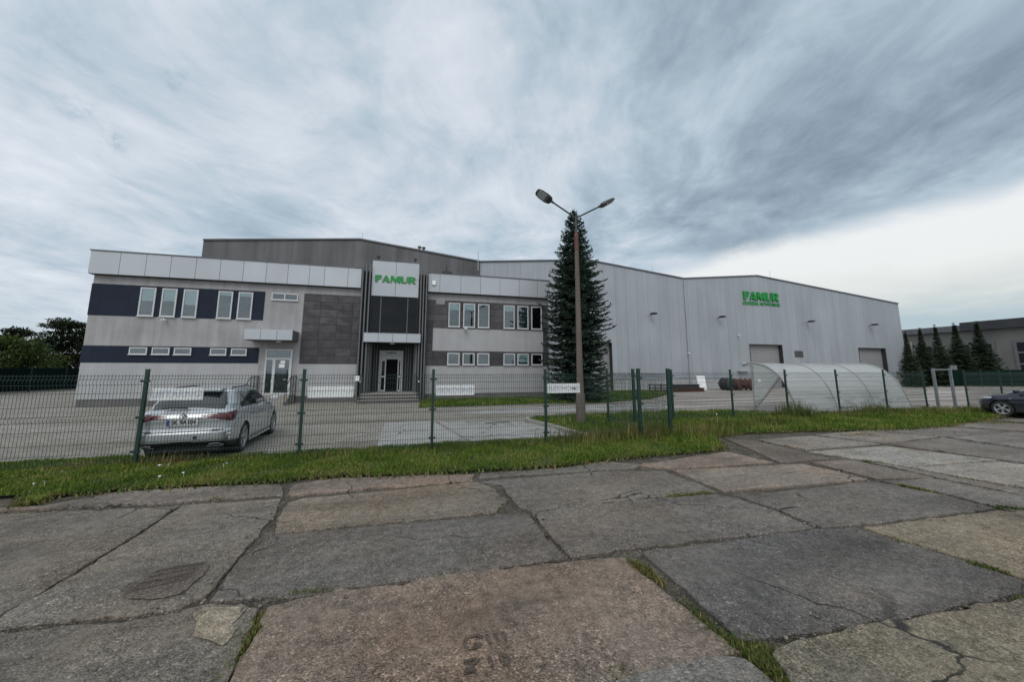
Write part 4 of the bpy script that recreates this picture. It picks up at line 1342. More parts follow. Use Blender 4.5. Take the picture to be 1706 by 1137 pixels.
q = g(963, 668.5)
tr = thing('spruce_tree', 'tall dense dark spruce standing behind the street lamp at the right end of the office', 'tree', (q[0], q[1], 0))
def prof_main(t):
    xs = [0, .05, .15, .30, .50, .58, .68, .80, .90, .96, 1.0]
    ys = [1.45, 1.68, 1.78, 1.82, 1.88, 1.70, 1.38, .95, .57, .29, .06]
    return float(np.interp(t, xs, ys))
def htop(px, py, q):
    d = ray(px, py); u = math.hypot(q[0] - CAM[0], q[1] - CAM[1]) / math.hypot(d[0], d[1])
    return 1.7 + u * d[2]
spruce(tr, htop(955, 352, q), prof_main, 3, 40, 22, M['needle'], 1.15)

# five spruces beyond the right-hand fence
SP = [((1521, 645), (1519, 553), .85, 'smallest and leftmost spruce of the row, right by the hall corner'),
      ((1546, 643.5), (1543, 547), 1.0, 'second spruce of the row from the hall corner, with a narrow tip'),
      ((1573, 643.2), (1568, 542), .92, 'middle spruce of the row with a thin leaning tip'),
      ((1606, 643.0), (1598, 539), 1.12, 'broad fourth spruce of the row, behind the gate frame'),
      ((1644, 642.8), (1636, 536), 1.15, 'rightmost spruce of the row, in front of the far dark-roofed building')]
proto = None
def prof_far(t):
    return float(np.interp(t, [0, .08, .25, .5, .70, .85, 1], [2.0, 2.05, 1.75, 1.15, .50, .16, .03]))
for base, tip, wsc, lab in SP:
    q = g(*base); hh = htop(*tip, q)
    if proto is None:
        t = proto = thing('spruce_tree', lab, 'tree', (q[0], q[1], 0), 0, 'spruces behind the far fence')
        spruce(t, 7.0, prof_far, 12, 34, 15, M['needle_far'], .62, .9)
    else:
        t = copy_tree(proto); t.location = (q[0], q[1], 0); t.rotation_euler = (0, 0, random.uniform(0, 6)); t['label'] = lab
    t.scale = (.86 * wsc * hh / 7.0, .86 * wsc * hh / 7.0, hh / 7.0)

def broad(root, h, rad, seed, nclump, per, mat, leaf=.22, flat=.55, base=.15, gappy=1.0, trunk_r=.18):
    """limbs carrying separate foliage pads, with gaps between them"""
    rs = np.random.RandomState(seed); K = Cards(seed + 5); W = MB()
    W.tube([(0, 0, -.1), (.05, .03, h * .3), (-.04, .06, h * .62), (0, 0, h * .9)], [trunk_r, trunk_r * .8, trunk_r * .5, trunk_r * .15], 8)
    for i in range(nclump):
        t = base + (1 - base) * rs.rand() ** .8
        z = h * t
        rmax = rad * math.sin(min(1, (.22 + .78 * (1 - t) * 1.35)) * PI * .5) * (1.0 if t < .75 else .95)
        a = rs.uniform(0, 6.28); rr = rmax * rs.uniform(.35, 1.0)
        c = np.array([math.cos(a) * rr, math.sin(a) * rr, z])
        W.tube([(0, 0, max(.2, z - rr * .6)), tuple(c * np.array([.55, .55, 1]) - np.array([0, 0, rr * .12])), tuple(c)], [.06, .035, .012], 5, cap=False)
        s = rad * rs.uniform(.20, .36) * gappy
        tb = rs.rand()
        for j in range(per):
            v = rs.normal(0, 1, 3); v /= np.linalg.norm(v) + 1e-9
            v *= rs.rand() ** .45
            p = c + v * np.array([s * 1.25, s * 1.25, s * flat])
            out = v * .8 + np.array([math.cos(a), math.sin(a), .1]) * .9 + rs.normal(0, .45, 3)
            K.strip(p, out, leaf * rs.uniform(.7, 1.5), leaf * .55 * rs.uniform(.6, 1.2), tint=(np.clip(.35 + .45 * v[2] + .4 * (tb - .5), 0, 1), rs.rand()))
    W.build('trunk', M['bark'], root); K.build('crown', mat, root)
q = g(88, 644)
t = thing('evergreen_tree', 'dark layered evergreen with sky showing through, just left of the office', 'tree', (q[0], q[1], 0))
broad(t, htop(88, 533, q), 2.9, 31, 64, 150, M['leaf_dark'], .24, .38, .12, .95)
q = g(120, 644)
t = thing('evergreen_tree', 'lower dark evergreen half hidden by the office corner', 'tree', (q[0], q[1], 0))
broad(t, htop(124, 552, q), 2.3, 33, 40, 130, M['leaf_dark'], .24, .4, .1, .9)
q = g(18, 646)
t = thing('conifer_tree', 'dark pointed conifer at the left edge behind the green bush', 'tree', (q[0], q[1], 0))
broad(t, htop(18, 547, q), 2.3, 35, 46, 130, M['leaf_dark'], .22, .4, .1, .9)
q = g(12, 651)
t = thing('leafy_bush', 'bright green bushy tree over the screened fence at the left edge', 'bush', (q[0], q[1], 0))
broad(t, htop(10, 568, q), 3.0, 37, 60, 150, M['leaf_green'], .2, .6, .1, 1.0)
q = g(-70, 650)
t = thing('leafy_bush', 'green tree just outside the left edge of the view', 'bush', (q[0], q[1], 0))
broad(t, 5.2, 3.0, 38, 50, 120, M['leaf_green'], .22, .6, .1, 1.0)
q = g(-330, 654)
t = thing('leafy_bush', 'green tree well outside the left edge, behind the screened fence', 'bush', (q[0], q[1], 0))
broad(t, 6.0, 3.4, 41, 46, 110, M['leaf_green'], .24, .6, .1, 1.0)
# ================================================================== street lamp
q = g(968, 706)
lp = thing('street_lamp', 'tall concrete street lamp with two arms in front of the spruce', 'street lamp', (q[0], q[1], 0))
M['pole_concrete'] = pm('pole_concrete', (.115, .094, .082), .9, .25, 2.5, .4, 40, stretch=(3, 3, .6), fine=.15)
ZT = 6.55
m = MB()
m.lathe([(.155, -.1), (.15, .55), (.145, .9), (.112, .98), (.104, 1.5), (.078, 4.5), (.066, 6.05), (.0, 6.06)], 12)
m.build('pole', M['pole_concrete'], lp, smooth=40)
m = MB(); m.lathe([(.071, 5.75), (.070, 6.35), (.045, 6.42)], 12)
m.build('painted_collar', pm('faded_red_paint', (.10, .042, .034), .8, .35, 5), lp, smooth=40)
m = MB(); m.tube([(0, 0, 6.05), (0, 0, 6.98)], .042, 8); m.build('top_tube', M['darksteel'], lp)
th = R(14) - YAW   # direction of the arms in the site frame
dirr = Vector((math.cos(th), math.sin(th), 0))
# the arms rise outwards; heads sit flat at their ends
for sgn, L, HL in ((-1, 1.0, .50), (1, 1.08, .50)):
    d = dirr * sgn * math.cos(R(30)) + Vector((0, 0, math.sin(R(30))))
    a = Vector((0, 0, 6.93)); b = a + d * L
    m = MB(); m.tube([tuple(a), tuple(b)], .028, 8)
    arm = m.build('arm', M['darksteel'], lp)
    X = d.normalized(); Yv = Vector((0, 0, 1)).cross(X).normalized(); Z = X.cross(Yv)
    roll = R(38) if sgn < 0 else R(-4)
    Yr = Yv * math.cos(roll) + Z * math.sin(roll); Zr = X.cross(Yr)
    Mx = Matrix(((X.x, Yr.x, Zr.x, b.x), (X.y, Yr.y, Zr.y, b.y), (X.z, Yr.z, Zr.z, b.z), (0, 0, 0, 1)))
    m = MB(); m.tube([(-.05, 0, 0), (.07, 0, 0)], .045, 8)
    v = m.v; m.v = [tuple(Mx @ Vector(p)) for p in v]
    sec = [(0.03, .08, -.04, .05), (.08, .135, -.055, .075), (.22, .165, -.06, .085), (.46, .16, -.05, .07), (.60, .13, -.03, .045), (.65, .07, -.01, .02)]
    vv, ff = [], []
    for x, w, zb, zt in sec:
        for (yy, zz) in ((-w, zb * .4), (-w * .8, zb), (w * .8, zb), (w, zb * .4), (w * .85, zt * .7), (w * .4, zt), (-w * .4, zt), (-w * .85, zt * .7)):
            vv.append((x, yy, zz))
    for i in range(len(sec) - 1):
        for k in range(8):
            k2 = (k + 1) % 8; ff.append((i * 8 + k, (i + 1) * 8 + k, (i + 1) * 8 + k2, i * 8 + k2))
    ff.append(tuple(range(8))); ff.append(tuple(range(len(sec) * 8 - 1, len(sec) * 8 - 9, -1)))
    m.add(vv, ff, Mx)
    hd = m.build('lamp_head', M['darksteel'], lp, smooth=45)
    m = MB(); m.bbox(.26, .56, -.12, .12, -.068, -.045, .01, Mx); m.build('lens', M['lamp_lens'] if 'lamp_lens' in M else M.setdefault('lamp_lens', pm('lamp_glass', (.30, .33, .33), .15, .1, 6)), hd)
    m = MB(); m.box(.205, .222, -.16, .16, -.066, -.05, Mx); m.build('seam', M['steel'], hd)

# ================================================================== translucent shelter
sh = thing('curved_shelter', 'long translucent polycarbonate shelter with curved roof behind the mesh fence', 'shelter', (0, 0, 0))
m_, nt, p_, out = newmat('polycarbonate'); G = NG(nt); o_ = G.obj()
sp = G.n('ShaderNodeSeparateXYZ'); G.l(o_, sp.inputs[0])
dirt = G.noise(G.scalevec(o_, (.5, 1, 2.5)), 1.3, 7, .68)
low = G.math('SUBTRACT', 1.0, G.step(sp.outputs[2], .0, 1.0))
dfac = G.math('MULTIPLY', G.step(dirt, .42, .62), G.math('MULTIPLY_ADD', low, .95, .12))
col = G.mix(dfac, (.74, .765, .76), (.13, .14, .128))
G.l(col, p_.inputs['Base Color']); p_.inputs['Roughness'].default_value = .25
tl = G.n('ShaderNodeBsdfTranslucent'); G.l(col, tl.inputs[0])
tr = G.n('ShaderNodeBsdfTransparent'); tr.inputs[0].default_value = (.86, .88, .87, 1)
m1 = G.n('ShaderNodeMixShader'); m1.inputs[0].default_value = .45; G.l(p_.outputs[0], m1.inputs[1]); G.l(tl.outputs[0], m1.inputs[2])
m2 = G.n('ShaderNodeMixShader'); G.l(G.math('MULTIPLY', G.math('SUBTRACT', 1.0, dfac), .26), m2.inputs[0])
G.l(m1.outputs[0], m2.inputs[1]); G.l(tr.outputs[0], m2.inputs[2]); G.l(m2.outputs[0], out.inputs[0])
fl = G.math('ABSOLUTE', G.math('SUBTRACT', G.math('FRACT', G.math('MULTIPLY', sp.outputs[0], 40)), .5))
G.bump(fl, .3, .004, p_)
M['poly'] = m_
S0, DS, NB = 29.27, 2.15, 3
Y0 = -11.23
ARC = [(0, .0), (.05, .25), (.14, .55), (.27, .92), (.42, 1.22), (.62, 1.49), (.90, 1.73), (1.18, 1.88), (1.5, 1.97), (1.85, 1.995), (2.1, 1.965), (2.28, 1.92)]
def arcsm(n=26):
    a = np.array(ARC); t = np.r_[0, np.cumsum(np.hypot(*np.diff(a, axis=0).T))]; u = np.linspace(0, t[-1], n)
    return np.interp(u, t, a[:, 0]), np.interp(u, t, a[:, 1])
ay, az = arcsm()
for b in range(NB):
    m = MB(); x0, x1 = S0 + b * DS + .03, S0 + (b + 1) * DS - .03
    v = []; f = []
    for i in range(len(ay)):
        v += [(x0, Y0 + ay[i], az[i]), (x1, Y0 + ay[i], az[i])]
    for i in range(len(ay) - 1): f.append((2 * i, 2 * i + 1, 2 * i + 3, 2 * i + 2))
    m.add(v, f); m.build('roof_sheet', M['poly'], sh, smooth=True)
for b in range(NB + 1):
    m = MB(); x = S0 + b * DS
    m.tube([(x, Y0 + ay[i], az[i] + .0) for i in range(len(ay))], .038, 6); m.build('arch_rib', M['alu'] if 'alu' in M else M.setdefault('alu', pm('grey_aluminium', (.30, .30, .295), .5, .1, 5, metal=.2)), sh)
for b in range(NB + 1):
    x = S0 + b * DS
    if b in (0, NB):
        m = MB(); m.tube([(x, Y0 + 1.86, 0), (x, Y0 + 1.86, 1.97)], .025, 6)
        m.tube([(x, Y0 + 1.82, .05), (x, Y0 + .58, 1.40)], .025, 6); m.tube([(x, Y0, .03), (x, Y0 + 1.86, .03)], .02, 6)
        m.build('end_frame', M['alu'], sh)
        m = MB(); m.add([(x, Y0 + ay[i], az[i]) for i in range(0, 22)] + [(x, Y0 + 1.85, .02)], [tuple(range(23))])
        if b == 0 or True:
            # only the upper gable corner above the brace is glazed
            m = MB(); ii = [i for i in range(len(ay)) if .55 <= ay[i] <= 1.86]
            m.add([(x + .004, Y0 + 1.84, .08)] + [(x + .004, Y0 + ay[i], az[i]) for i in ii], [tuple(range(len(ii) + 1))])
            m.build('end_sheet', M['poly'], sh)
for y, z in ((Y0 + .01, .06), (Y0 + .45, 1.25), (Y0 + 1.5, 1.955), (Y0 + 2.26, 1.925)):
    m = MB(); m.tube([(S0, y + .02, z - .03), (S0 + NB * DS, y + .02, z - .03)], .018, 6); m.build('purlin', M['alu'], sh)
m = MB(); m.lathe([(0, 0), (.07, 0), (.07, .01), (0, .01)], 14, Matrix.Translation((S0 - .02, Y0 + 1.5, 1.25)) @ Matrix.Rotation(-PI / 2, 4, 'Y')); m.build('round_plate', M['white'], sh)
for k in range(4):
    bx('base_block', M['step'], sh, S0 + k * 2.0 + .1, S0 + k * 2.0 + .75, Y0 - .15, Y0 - .03, -.02, .13, bev=.02)

# ================================================================== things in front of the metal hall
def at(px, py): return g(px, py)
q = at(1171, 650.5)
t = thing('white_panel', 'white board standing on the ground by the dark steel pile', 'panel', (q[0], q[1], 0), 0)
m = MB(); m.bbox(-.42, .42, -.03, .03, 0, 1.22, .008, Matrix.Rotation(R(-9), 4, 'X')); m.build('board', M['white'], t)
m = MB(); m.tube([(0, .55, 0), (0, .12, .8)], .02, 5); m.build('prop', M['darksteel'], t)
q = at(1142, 653)
t = thing('steel_stack', 'low stack of dark steel beams beside the white board', 'scrap', (q[0], q[1], 0), R(3))
for i, (a, b, c, dd, e, ff) in enumerate([(-1.5, 1.5, -.5, -.2, 0, .30), (-1.6, 1.3, -.15, .15, 0, .32), (-1.2, 1.6, .2, .5, 0, .28), (-1.3, 1.2, -.35, -.02, .33, .58), (-1.0, 1.45, .04, .38, .33, .55)]):
    m = MB()   # I-beams
    h_ = ff - e
    m.box(a, b, c, dd, e, e + .05); m.box(a, b, c, dd, ff - .05, ff); m.box(a, b, (c + dd) / 2 - .03, (c + dd) / 2 + .03, e + .05, ff - .05)
    m.build('beam', M['darksteel'] if i % 2 else M['rust'], t)
q = at(1106, 653)
t = thing('steel_crate', 'dark open steel crate at the left end of the scrap row', 'crate', (q[0], q[1], 0), R(2))
t.scale = (1, 1, .55)
def f(m):
    for z in (.05, .45, .9): m.box(-1.1, 1.1, -.42, -.38, z, z + .12); m.box(-1.1, 1.1, .38, .42, z, z + .12)
    for z in (.05, .45, .9): m.box(-1.1, -1.06, -.379, .379, z, z + .12); m.box(1.06, 1.1, -.379, .379, z, z + .12)
    for x in (-1.1, 0, 1.04): m.box(x, x + .06, -.37, -.31, 0, 1.1); m.box(x, x + .06, .31, .37, 0, 1.1)
part('crate_frame', M['darksteel'], t, f)
bx('floor', M['rust'], t, -1.05, 1.05, -.375, .375, .18, .22)
for i, (px, dx, rr_, mt, lab) in enumerate([(1212, 0, .52, 'black', 'dark tyre-like drum at the left end of the rusty rollers'), (1226, 0, .48, 'rust', 'rusty red roller next to the dark drum'), (1243, 0, .50, 'rust', 'rusty red roller nearest the curved shelter')]):
    q = at(px, 650.5)
    t = thing('steel_roller', lab, 'roller', (q[0], q[1], 0), R(10 + 14 * i), 'rollers lying by the hall wall')
    Mx = Matrix.Translation((0, 0, rr_)) @ Matrix.Rotation(PI / 2, 4, 'X')
    m = MB(); m.lathe([(0, -.55), (.14, -.55), (.14, -.45), (rr_ * .92, -.45), (rr_, -.40), (rr_, -.28), (rr_ * .8, -.26), (rr_ * .8, -.08), (rr_, -.06), (rr_, .08), (rr_ * .8, .1), (rr_ * .8, .26), (rr_, .28), (rr_, .42), (rr_ * .9, .46), (.14, .46), (.14, .56), (0, .56)], 20, Mx)
    m.build('drum', M['darksteel'] if mt == 'black' else M['rust'], t, smooth=35)
    m = MB(); m.lathe([(.05, -.85), (.05, .85)], 8, Mx); m.build('axle', M['darksteel'], t)

# pale pole and sign post on the right
q = at(1527, 640)
t = thing('wooden_pole', 'thin pale wooden pole leaning in front of the leftmost spruce by the hall', 'pole', (q[0], q[1], 0))
m = MB(); m.tube([(0, 0, -.1), (0, 0, 2.5), (.02, 0, 5.2)], [.12, .10, .08], 8); m.build('shaft', M['wood'], t)
m = MB(); m.tube([(-.25, 0, 5.0), (.3, 0, 5.0)], .03, 6); m.build('crossbar', M['wood'], t)
q = at(1593, 645)
t = thing('sign_post', 'grey post with small square plate behind the galvanised gate frame', 'sign post', (q[0], q[1], 0), -YAW)
m = MB(); m.tube([(0, 0, -.05), (0, 0, 2.15)], .035, 6); m.build('post', M['steel'], t)
bx('plate', M['gate_steel'], t, -.36, .36, -.05, -.035, 1.66, 2.18, bev=.004)
bx('small_plate', M['gate_steel'], t, -.22, .22, -.05, -.036, 1.30, 1.50, bev=.004)
bx('cabinet', M['plinth'], t, -.24, .24, -.16, .10, .0, 1.05, bev=.02)

# grey stone behind the silver car
q = g(288, 759)
t = bpy.data.meshes.new('stone')
bm = bmesh.new(); bmesh.ops.create_icosphere(bm, subdivisions=3, radius=1)
rng = random.Random(9)
from mathutils import noise as mnoise
for v in bm.verts:
    k = 1 + .35 * mnoise.noise(v.co * 1.6) + .12 * mnoise.noise(v.co * 4)
    v.co = Vector((v.co.x * .26 * k, v.co.y * .15 * k, v.co.z * .11 * k + .07))
bm.to_mesh(t); bm.free()
t.polygons.foreach_set('use_smooth', [True] * len(t.polygons))
t.materials.append(M['step'])
st = bpy.data.objects.new('stone', t); C.objects.link(st); st.location = (q[0], q[1] + .12, 0)
props(st, 'flat grey stone lying at the fence foot behind the silver car', 'stone')

# ================================================================== far building on the right
fb = thing('far_building', 'low pale building with a dark roof far behind the spruces', 'building', (0, 0, 0))
XB = 92.5
y_a, y_b = -40.0, 60.0
m = MB(); m.box(XB, XB + 18, y_a, y_b, 0, 7.3); m.build('wall', pm('far_wall', (.135, .135, .128), .9, .2, .3), fb)
m = MB(); m.box(XB - .7, XB + 19, y_a - .5, 12.0, 7.305, 8.5); m.build('roof', pm('far_dark_roof', (.028, .03, .036), .7, .2, .5), fb)
m = MB(); m.box(XB - .5, XB + 19, 12.05, y_b, 7.305, 8.15); m.build('roof', pm('far_grey_roof', (.10, .105, .115), .7, .2, .5), fb)
for k in range(12):
    y0 = -28 + k * 6.2
    m = MB()
    for q0, q1, z0, z1 in ((y0, y0 + .3, .8, 5.6), (y0 + 4.3, y0 + 4.6, .8, 5.6), (y0 + 2.2, y0 + 2.45, .8, 5.6), (y0 + .3, y0 + 4.3, .8, 1.1), (y0 + .3, y0 + 4.3, 5.3, 5.6), (y0 + .3, y0 + 4.3, 3.9, 4.1), (y0 + .3, y0 + 4.3, 2.4, 2.6)):
        m.box(XB - .12, XB - .003, q0, q1, z0, z1)
    w = m.build('window', M['fin'], fb)
    m = MB(); m.box(XB - .05, XB - .02, y0 + .3, y0 + 4.3, 1.1, 5.3); m.build('pane', M['dark_glass'] if 'dark_glass' in M else M.setdefault('dark_glass', pm('dark_glass', (.012, .013, .018), .15, .1, 2)), w)
m = MB(); m.box(XB - .4, XB - .004, -30.5, -29.0, 0, 7.3); m.build('pilaster', M['plaster_base'], fb)
# ================================================================== cars
def paint(name, col, metal=.55, rough=.32):
    m, nt, p, out = newmat(name); G = NG(nt); o = G.obj()
    d = G.noise(o, 3.0, 6, .65)
    c = G.mix(1.0, tuple(col), G.ramp(d, [(.35, .86), (.65, 1.06)]), 'MULTIPLY')
    sp = G.n('ShaderNodeSeparateXYZ'); G.l(o, sp.inputs[0])
    dirt = G.math('MULTIPLY', G.math('SUBTRACT', 1.0, G.step(sp.outputs[2], .2, .62)), G.math('MULTIPLY', d, .8))
    c = G.mix(dirt, c, (.12, .11, .10))
    G.l(c, p.inputs['Base Color']); p.inputs['Metallic'].default_value = metal; p.inputs['Roughness'].default_value = rough
    p.inputs['Coat Weight'].default_value = .8; p.inputs['Coat Roughness'].default_value = .06
    return m
M['silver'] = paint('silver_paint', (.52, .545, .57), .4, .3)
M['dark_blue'] = paint('dark_blue_paint', (.014, .018, .032), .2, .25)
M['car_glass'] = pm('car_glass', (.014, .019, .021), .05, .1, 2, spec=.8, coat=.3)
M['red_lens'] = pm('red_lens', (.10, .006, .010), .15, .2, 5, coat=.8)
M['clear_lens'] = pm('clear_lens', (.48, .50, .52), .12, .2, 9, coat=.8)
M['chrome'] = pm('chrome', (.6, .6, .6), .2, .05, 5, metal=.9)
M['alloy'] = pm('alloy_wheel', (.42, .43, .44), .35, .1, 8, metal=.6)

def catmull(P, n):
    P = [np.array(p, float) for p in P]
    pts = []
    Q = [2 * P[0] - P[1]] + P + [2 * P[-1] - P[-2]]
    for i in range(1, len(Q) - 2):
        for t in np.linspace(0, 1, 24, endpoint=False):
            a, b, c, d = Q[i - 1], Q[i], Q[i + 1], Q[i + 2]
            pts.append(.5 * ((2 * b) + (c - a) * t + (2 * a - 5 * b + 4 * c - d) * t * t + (3 * b - a - 3 * c + d) * t ** 3))
    pts.append(P[-1])
    pts = np.array(pts); s = np.r_[0, np.cumsum(np.linalg.norm(np.diff(pts, axis=0), axis=1))]
    u = np.linspace(0, s[-1], n)
    return np.stack([np.interp(u, s, pts[:, k]) for k in range(pts.shape[1])], 1), u

def faces_object(name, verts, faces, mat, parent, smooth=True):
    used = sorted({i for f in faces for i in f}); mp = {v: k for k, v in enumerate(used)}
    m = MB(); m.v = [tuple(verts[i]) for i in used]; m.f = [[mp[i] for i in f] for f in faces]
    m.t = [(1, 1, 1)] * len(m.f); m.m = [0] * len(m.f)
    return m.build(name, mat, parent, smooth=smooth)

def wheel(parent, x, y, r, w, sgn, spokes=5):
    Mx = Matrix.Translation((x, y, r)) @ Matrix.Rotation(-sgn * PI / 2, 4, 'X')
    # local z axis points outwards (towards sgn*y)
    tz = w / 2
    m = MB(); m.lathe([(r * .70, -tz), (r * .94, -tz), (r, -tz * .7), (r, tz * .7), (r * .94, tz), (r * .70, tz * .98), (r * .69, tz * .6)], 32, Mx)
    wh = m.build('wheel', M['rubber'], parent, smooth=40)
    m = MB(); m.lathe([(r * .70, tz * .95), (r * .70, tz * .60), (r * .64, tz * .5), (r * .62, -tz * .4), (0, -tz * .4)], 32, Mx)
    m.build('rim_barrel', M['darksteel'], wh, smooth=40)
    m = MB()
    m.lathe([(r * .705, tz * .93), (r * .70, tz * 1.0), (r * .63, tz * .95), (r * .61, tz * .7)], 32, Mx)
    for k in range(spokes):
        for dd in (-.16, .16):
            a = 2 * PI * k / spokes + .3
            ca, sa = math.cos(a), math.sin(a); cb, sb = math.cos(a + dd), math.sin(a + dd)
            p0 = Vector((ca * r * .12, sa * r * .12, tz * .86)); p1 = Vector((cb * r * .65, sb * r * .65, tz * .82))
            s = Vector((-sb, cb, 0)) * r * .062; dp = Vector((0, 0, -tz * .3))
            v = [p0 - s, p0 + s, p1 + s * 1.05, p1 - s * 1.05]; v += [q + dp for q in v]
            m.add([tuple(q) for q in v], [(0, 1, 2, 3), (7, 6, 5, 4), (0, 4, 5, 1), (1, 5, 6, 2), (2, 6, 7, 3), (3, 7, 4, 0)], Mx)
    m.lathe([(r * .17, tz * .6), (r * .17, tz * .9), (r * .08, tz * .97), (0, tz * .97)], 16, Mx)
    m.build('rim', M['alloy'], wh, smooth=30)
    m = MB(); m.lathe([(r * .5, -tz * .1), (r * .5, 0), (0, 0)], 20, Mx); m.build('brake_disc', M['darksteel'], wh)
    return wh

def car(label, loc, heading, scale, pmat, spec, cat='car', plate=None):
    """x forward from the tail, y to the car's left, z up; heading = world angle of +x"""
    root = thing('parked_car', label, cat, loc, heading)
    root.scale = (scale,) * 3
    L, HW = spec['L'], spec['HW']
    WX, WR = spec['wheels'], spec['wr']
    half, arc = catmull(spec['plan'], 190)          # right half, tail centre -> nose centre
    z1 = lambda x: float(np.interp(x, *spec['belt']))
    z0 = lambda x: float(np.interp(x, *spec['sill']))
    tcol = np.r_[np.linspace(0, .2, 8), np.linspace(.2, .85, 30)[1:], np.linspace(.85, 1, 9)[1:]]
    inset = lambda t: float(np.interp(t, [0, .06, .16, .30, .5, .64, .70, .84, .94, 1], [.07, .035, .012, .006, 0, .008, .004, .022, .05, .085]))
    nP, nT = len(half), len(tcol)
    tang = np.gradient(half, axis=0); tang /= np.linalg.norm(tang, axis=1)[:, None]
    nrm = np.stack([tang[:, 1], -tang[:, 0]], 1)     # outwards for the right side (y negative)
    right = half.copy(); right[:, 1] *= -1
    tg = np.gradient(right, axis=0); tg /= np.linalg.norm(tg, axis=1)[:, None]
    inw = np.stack([-tg[:, 1], tg[:, 0]], 1)
    if inw[nP // 2][1] < 0: inw = -inw
    def ring(side):
        V = np.zeros((nP, nT, 3))
        for i in range(nP):
            x, y = right[i]
            for j, t in enumerate(tcol):
                za, zb = z0(x), z1(x)
                z = za + (zb - za) * t
                k = inset(t)
                px, py = x + inw[i][0] * k, y + inw[i][1] * k
                wt = max(0, 1 - x / .75) ** 1.5                      # tail shape
                px += wt * float(np.interp(z, *spec['tail']))
                wn = max(0, 1 - (L - x) / .8) ** 1.5
                px -= wn * float(np.interp(z, *spec['nose']))
                V[i, j] = (px, py * 1.0, z)
        V[:, :, 1] *= side
        return V
    verts, faces, meta = [], [], []
    for side in (1, -1):
        V = ring(side); b = len(verts)
        verts += [tuple(p) for p in V.reshape(-1, 3)]
        for i in range(nP - 1):
            for j in range(nT - 1):
                f = [b + i * nT + j, b + (i + 1) * nT + j, b + (i + 1) * nT + j + 1, b + i * nT + j + 1]
                if side < 0: f = f[::-1]
                c = V[i:i + 2, j:j + 2].reshape(-1, 3).mean(0)
                faces.append(f); meta.append((c, .5 * (arc[i] + arc[i + 1]), side, 'skin'))
        # deck / bonnet: straight across to the centreline with a slight crown
        nk = 7; b2 = len(verts)
        for i in range(nP):
            e = V[i, -1]
            for k in range(nk):
                u = 1 - k / (nk - 1)
                verts.append((e[0], e[1] * u, e[2] + (1 - u * u) * min(.055, abs(e[1]) * .09)))
        for i in range(nP - 1):
            for k in range(nk - 1):
                f = [b2 + i * nk + k, b2 + (i + 1) * nk + k, b2 + (i + 1) * nk + k + 1, b2 + i * nk + k + 1]
                if side < 0: f = f[::-1]
                c = np.mean([verts[q] for q in f], 0)
                faces.append(f); meta.append((c, .5 * (arc[i] + arc[i + 1]), side, 'deck'))
    groups = {}
    for f, (c, a, side, kind) in zip(faces, meta):
        arch = any((c[0] - wx) ** 2 + (c[2] - WR) ** 2 < (WR * 1.13) ** 2 for wx in WX) and abs(c[1]) > HW * .72 and kind == 'skin'
        if arch: continue
        key = spec['mask'](c, a, side, kind)
        groups.setdefault(key, []).append(f)
    mats = dict(body=pmat, black=M['black'], taillight=M['red_lens'], headlight=M['clear_lens'], trim=M['chrome'], seam=M['joint'])
    names = dict(body='body', black='lower_bumper', taillight='taillight', headlight='headlight', trim='trim', seam='shut_line')
    for key, fs in groups.items():
        kk = key.split('|')[0]
        faces_object(names[kk], verts, fs, mats[kk], root)
    # greenhouse
    gs = spec['cabin']
    nA, rows = 240, []
    tl = np.r_[np.linspace(0, .9, 24), np.linspace(.9, 1, 7)[1:]]
    n_exp = 7.0
    gv, gf, gm = [], [], []
    for t in tl:
        xr = float(np.interp(t, [0, .85, 1], gs['rear'])); xf = float(np.interp(t, [0, .85, 1], gs['front'])); w = float(np.interp(t, [0, .3, .85, 1], gs['w'])); z = gs['z0'] + (gs['z1'] - gs['z0']) * t
        for k in range(nA):
            a = 2 * PI * k / nA; ca, sa = math.cos(a), math.sin(a)
            cx_, ax_ = (xr + xf) / 2, (xf - xr) / 2
            x = cx_ + ax_ * math.copysign(abs(ca) ** (2 / n_exp), ca); y = w * math.copysign(abs(sa) ** (2 / n_exp), sa)
            # plan crown of the screens and a gentle barrel of the sides
            e = abs(y) / w
            x += (.07 * e * e if ca < 0 else -.16 * e * e) * abs(ca) ** .3
            gv.append((x, y, z - (.05 * (abs(x - (xr + .45 * (xf - xr))) / ax_) ** 2 * t)))
    nr = len(tl)
    for r_ in range(1, 7):                       # roof cap
        s = 1 - r_ / 6
        base_i = (nr - 1) * nA
        for k in range(nA):
            x, y, z = gv[base_i + k]
            cx_ = (gs['rear'][2] + gs['front'][2]) / 2
            gv.append((cx_ + (x - cx_) * s, y * s, z + gs['crown'] * (1 - s * s) + (gs['z1'] - z) * .9 * (1 - s)))
    nr += 6
    for i in range(nr - 1):
        for k in range(nA):
            k2 = (k + 1) % nA
            gf.append([i * nA + k, i * nA + k2, (i + 1) * nA + k2, (i + 1) * nA + k])
    gv = np.array(gv)
    gg = {}
    for f in gf:
        P = gv[f]; c = P.mean(0)
        nn = np.cross(P[1] - P[0], P[3] - P[0]); l = np.linalg.norm(nn)
        nn = nn / l if l > 1e-9 else np.array([0, 0, 1.0])
        gg.setdefault(spec['cabin_mask'](c, nn), []).append(f)
    for key, fs in gg.items():
        nm, mt = dict(body=('roof_and_pillars', pmat), side=('side_window', M['car_glass']), rear=('rear_window', M['car_glass']), screen=('windscreen', M['car_glass']), black=('pillar_trim', M['black']))[key.split('|')[0]]
        faces_object(nm, gv, fs, mt, root)
    # underside and wheel wells
    m = MB(); m.box(.25, L - .3, -HW * .70, HW * .70, .17, .50); m.build('underbody', M['black'], root)
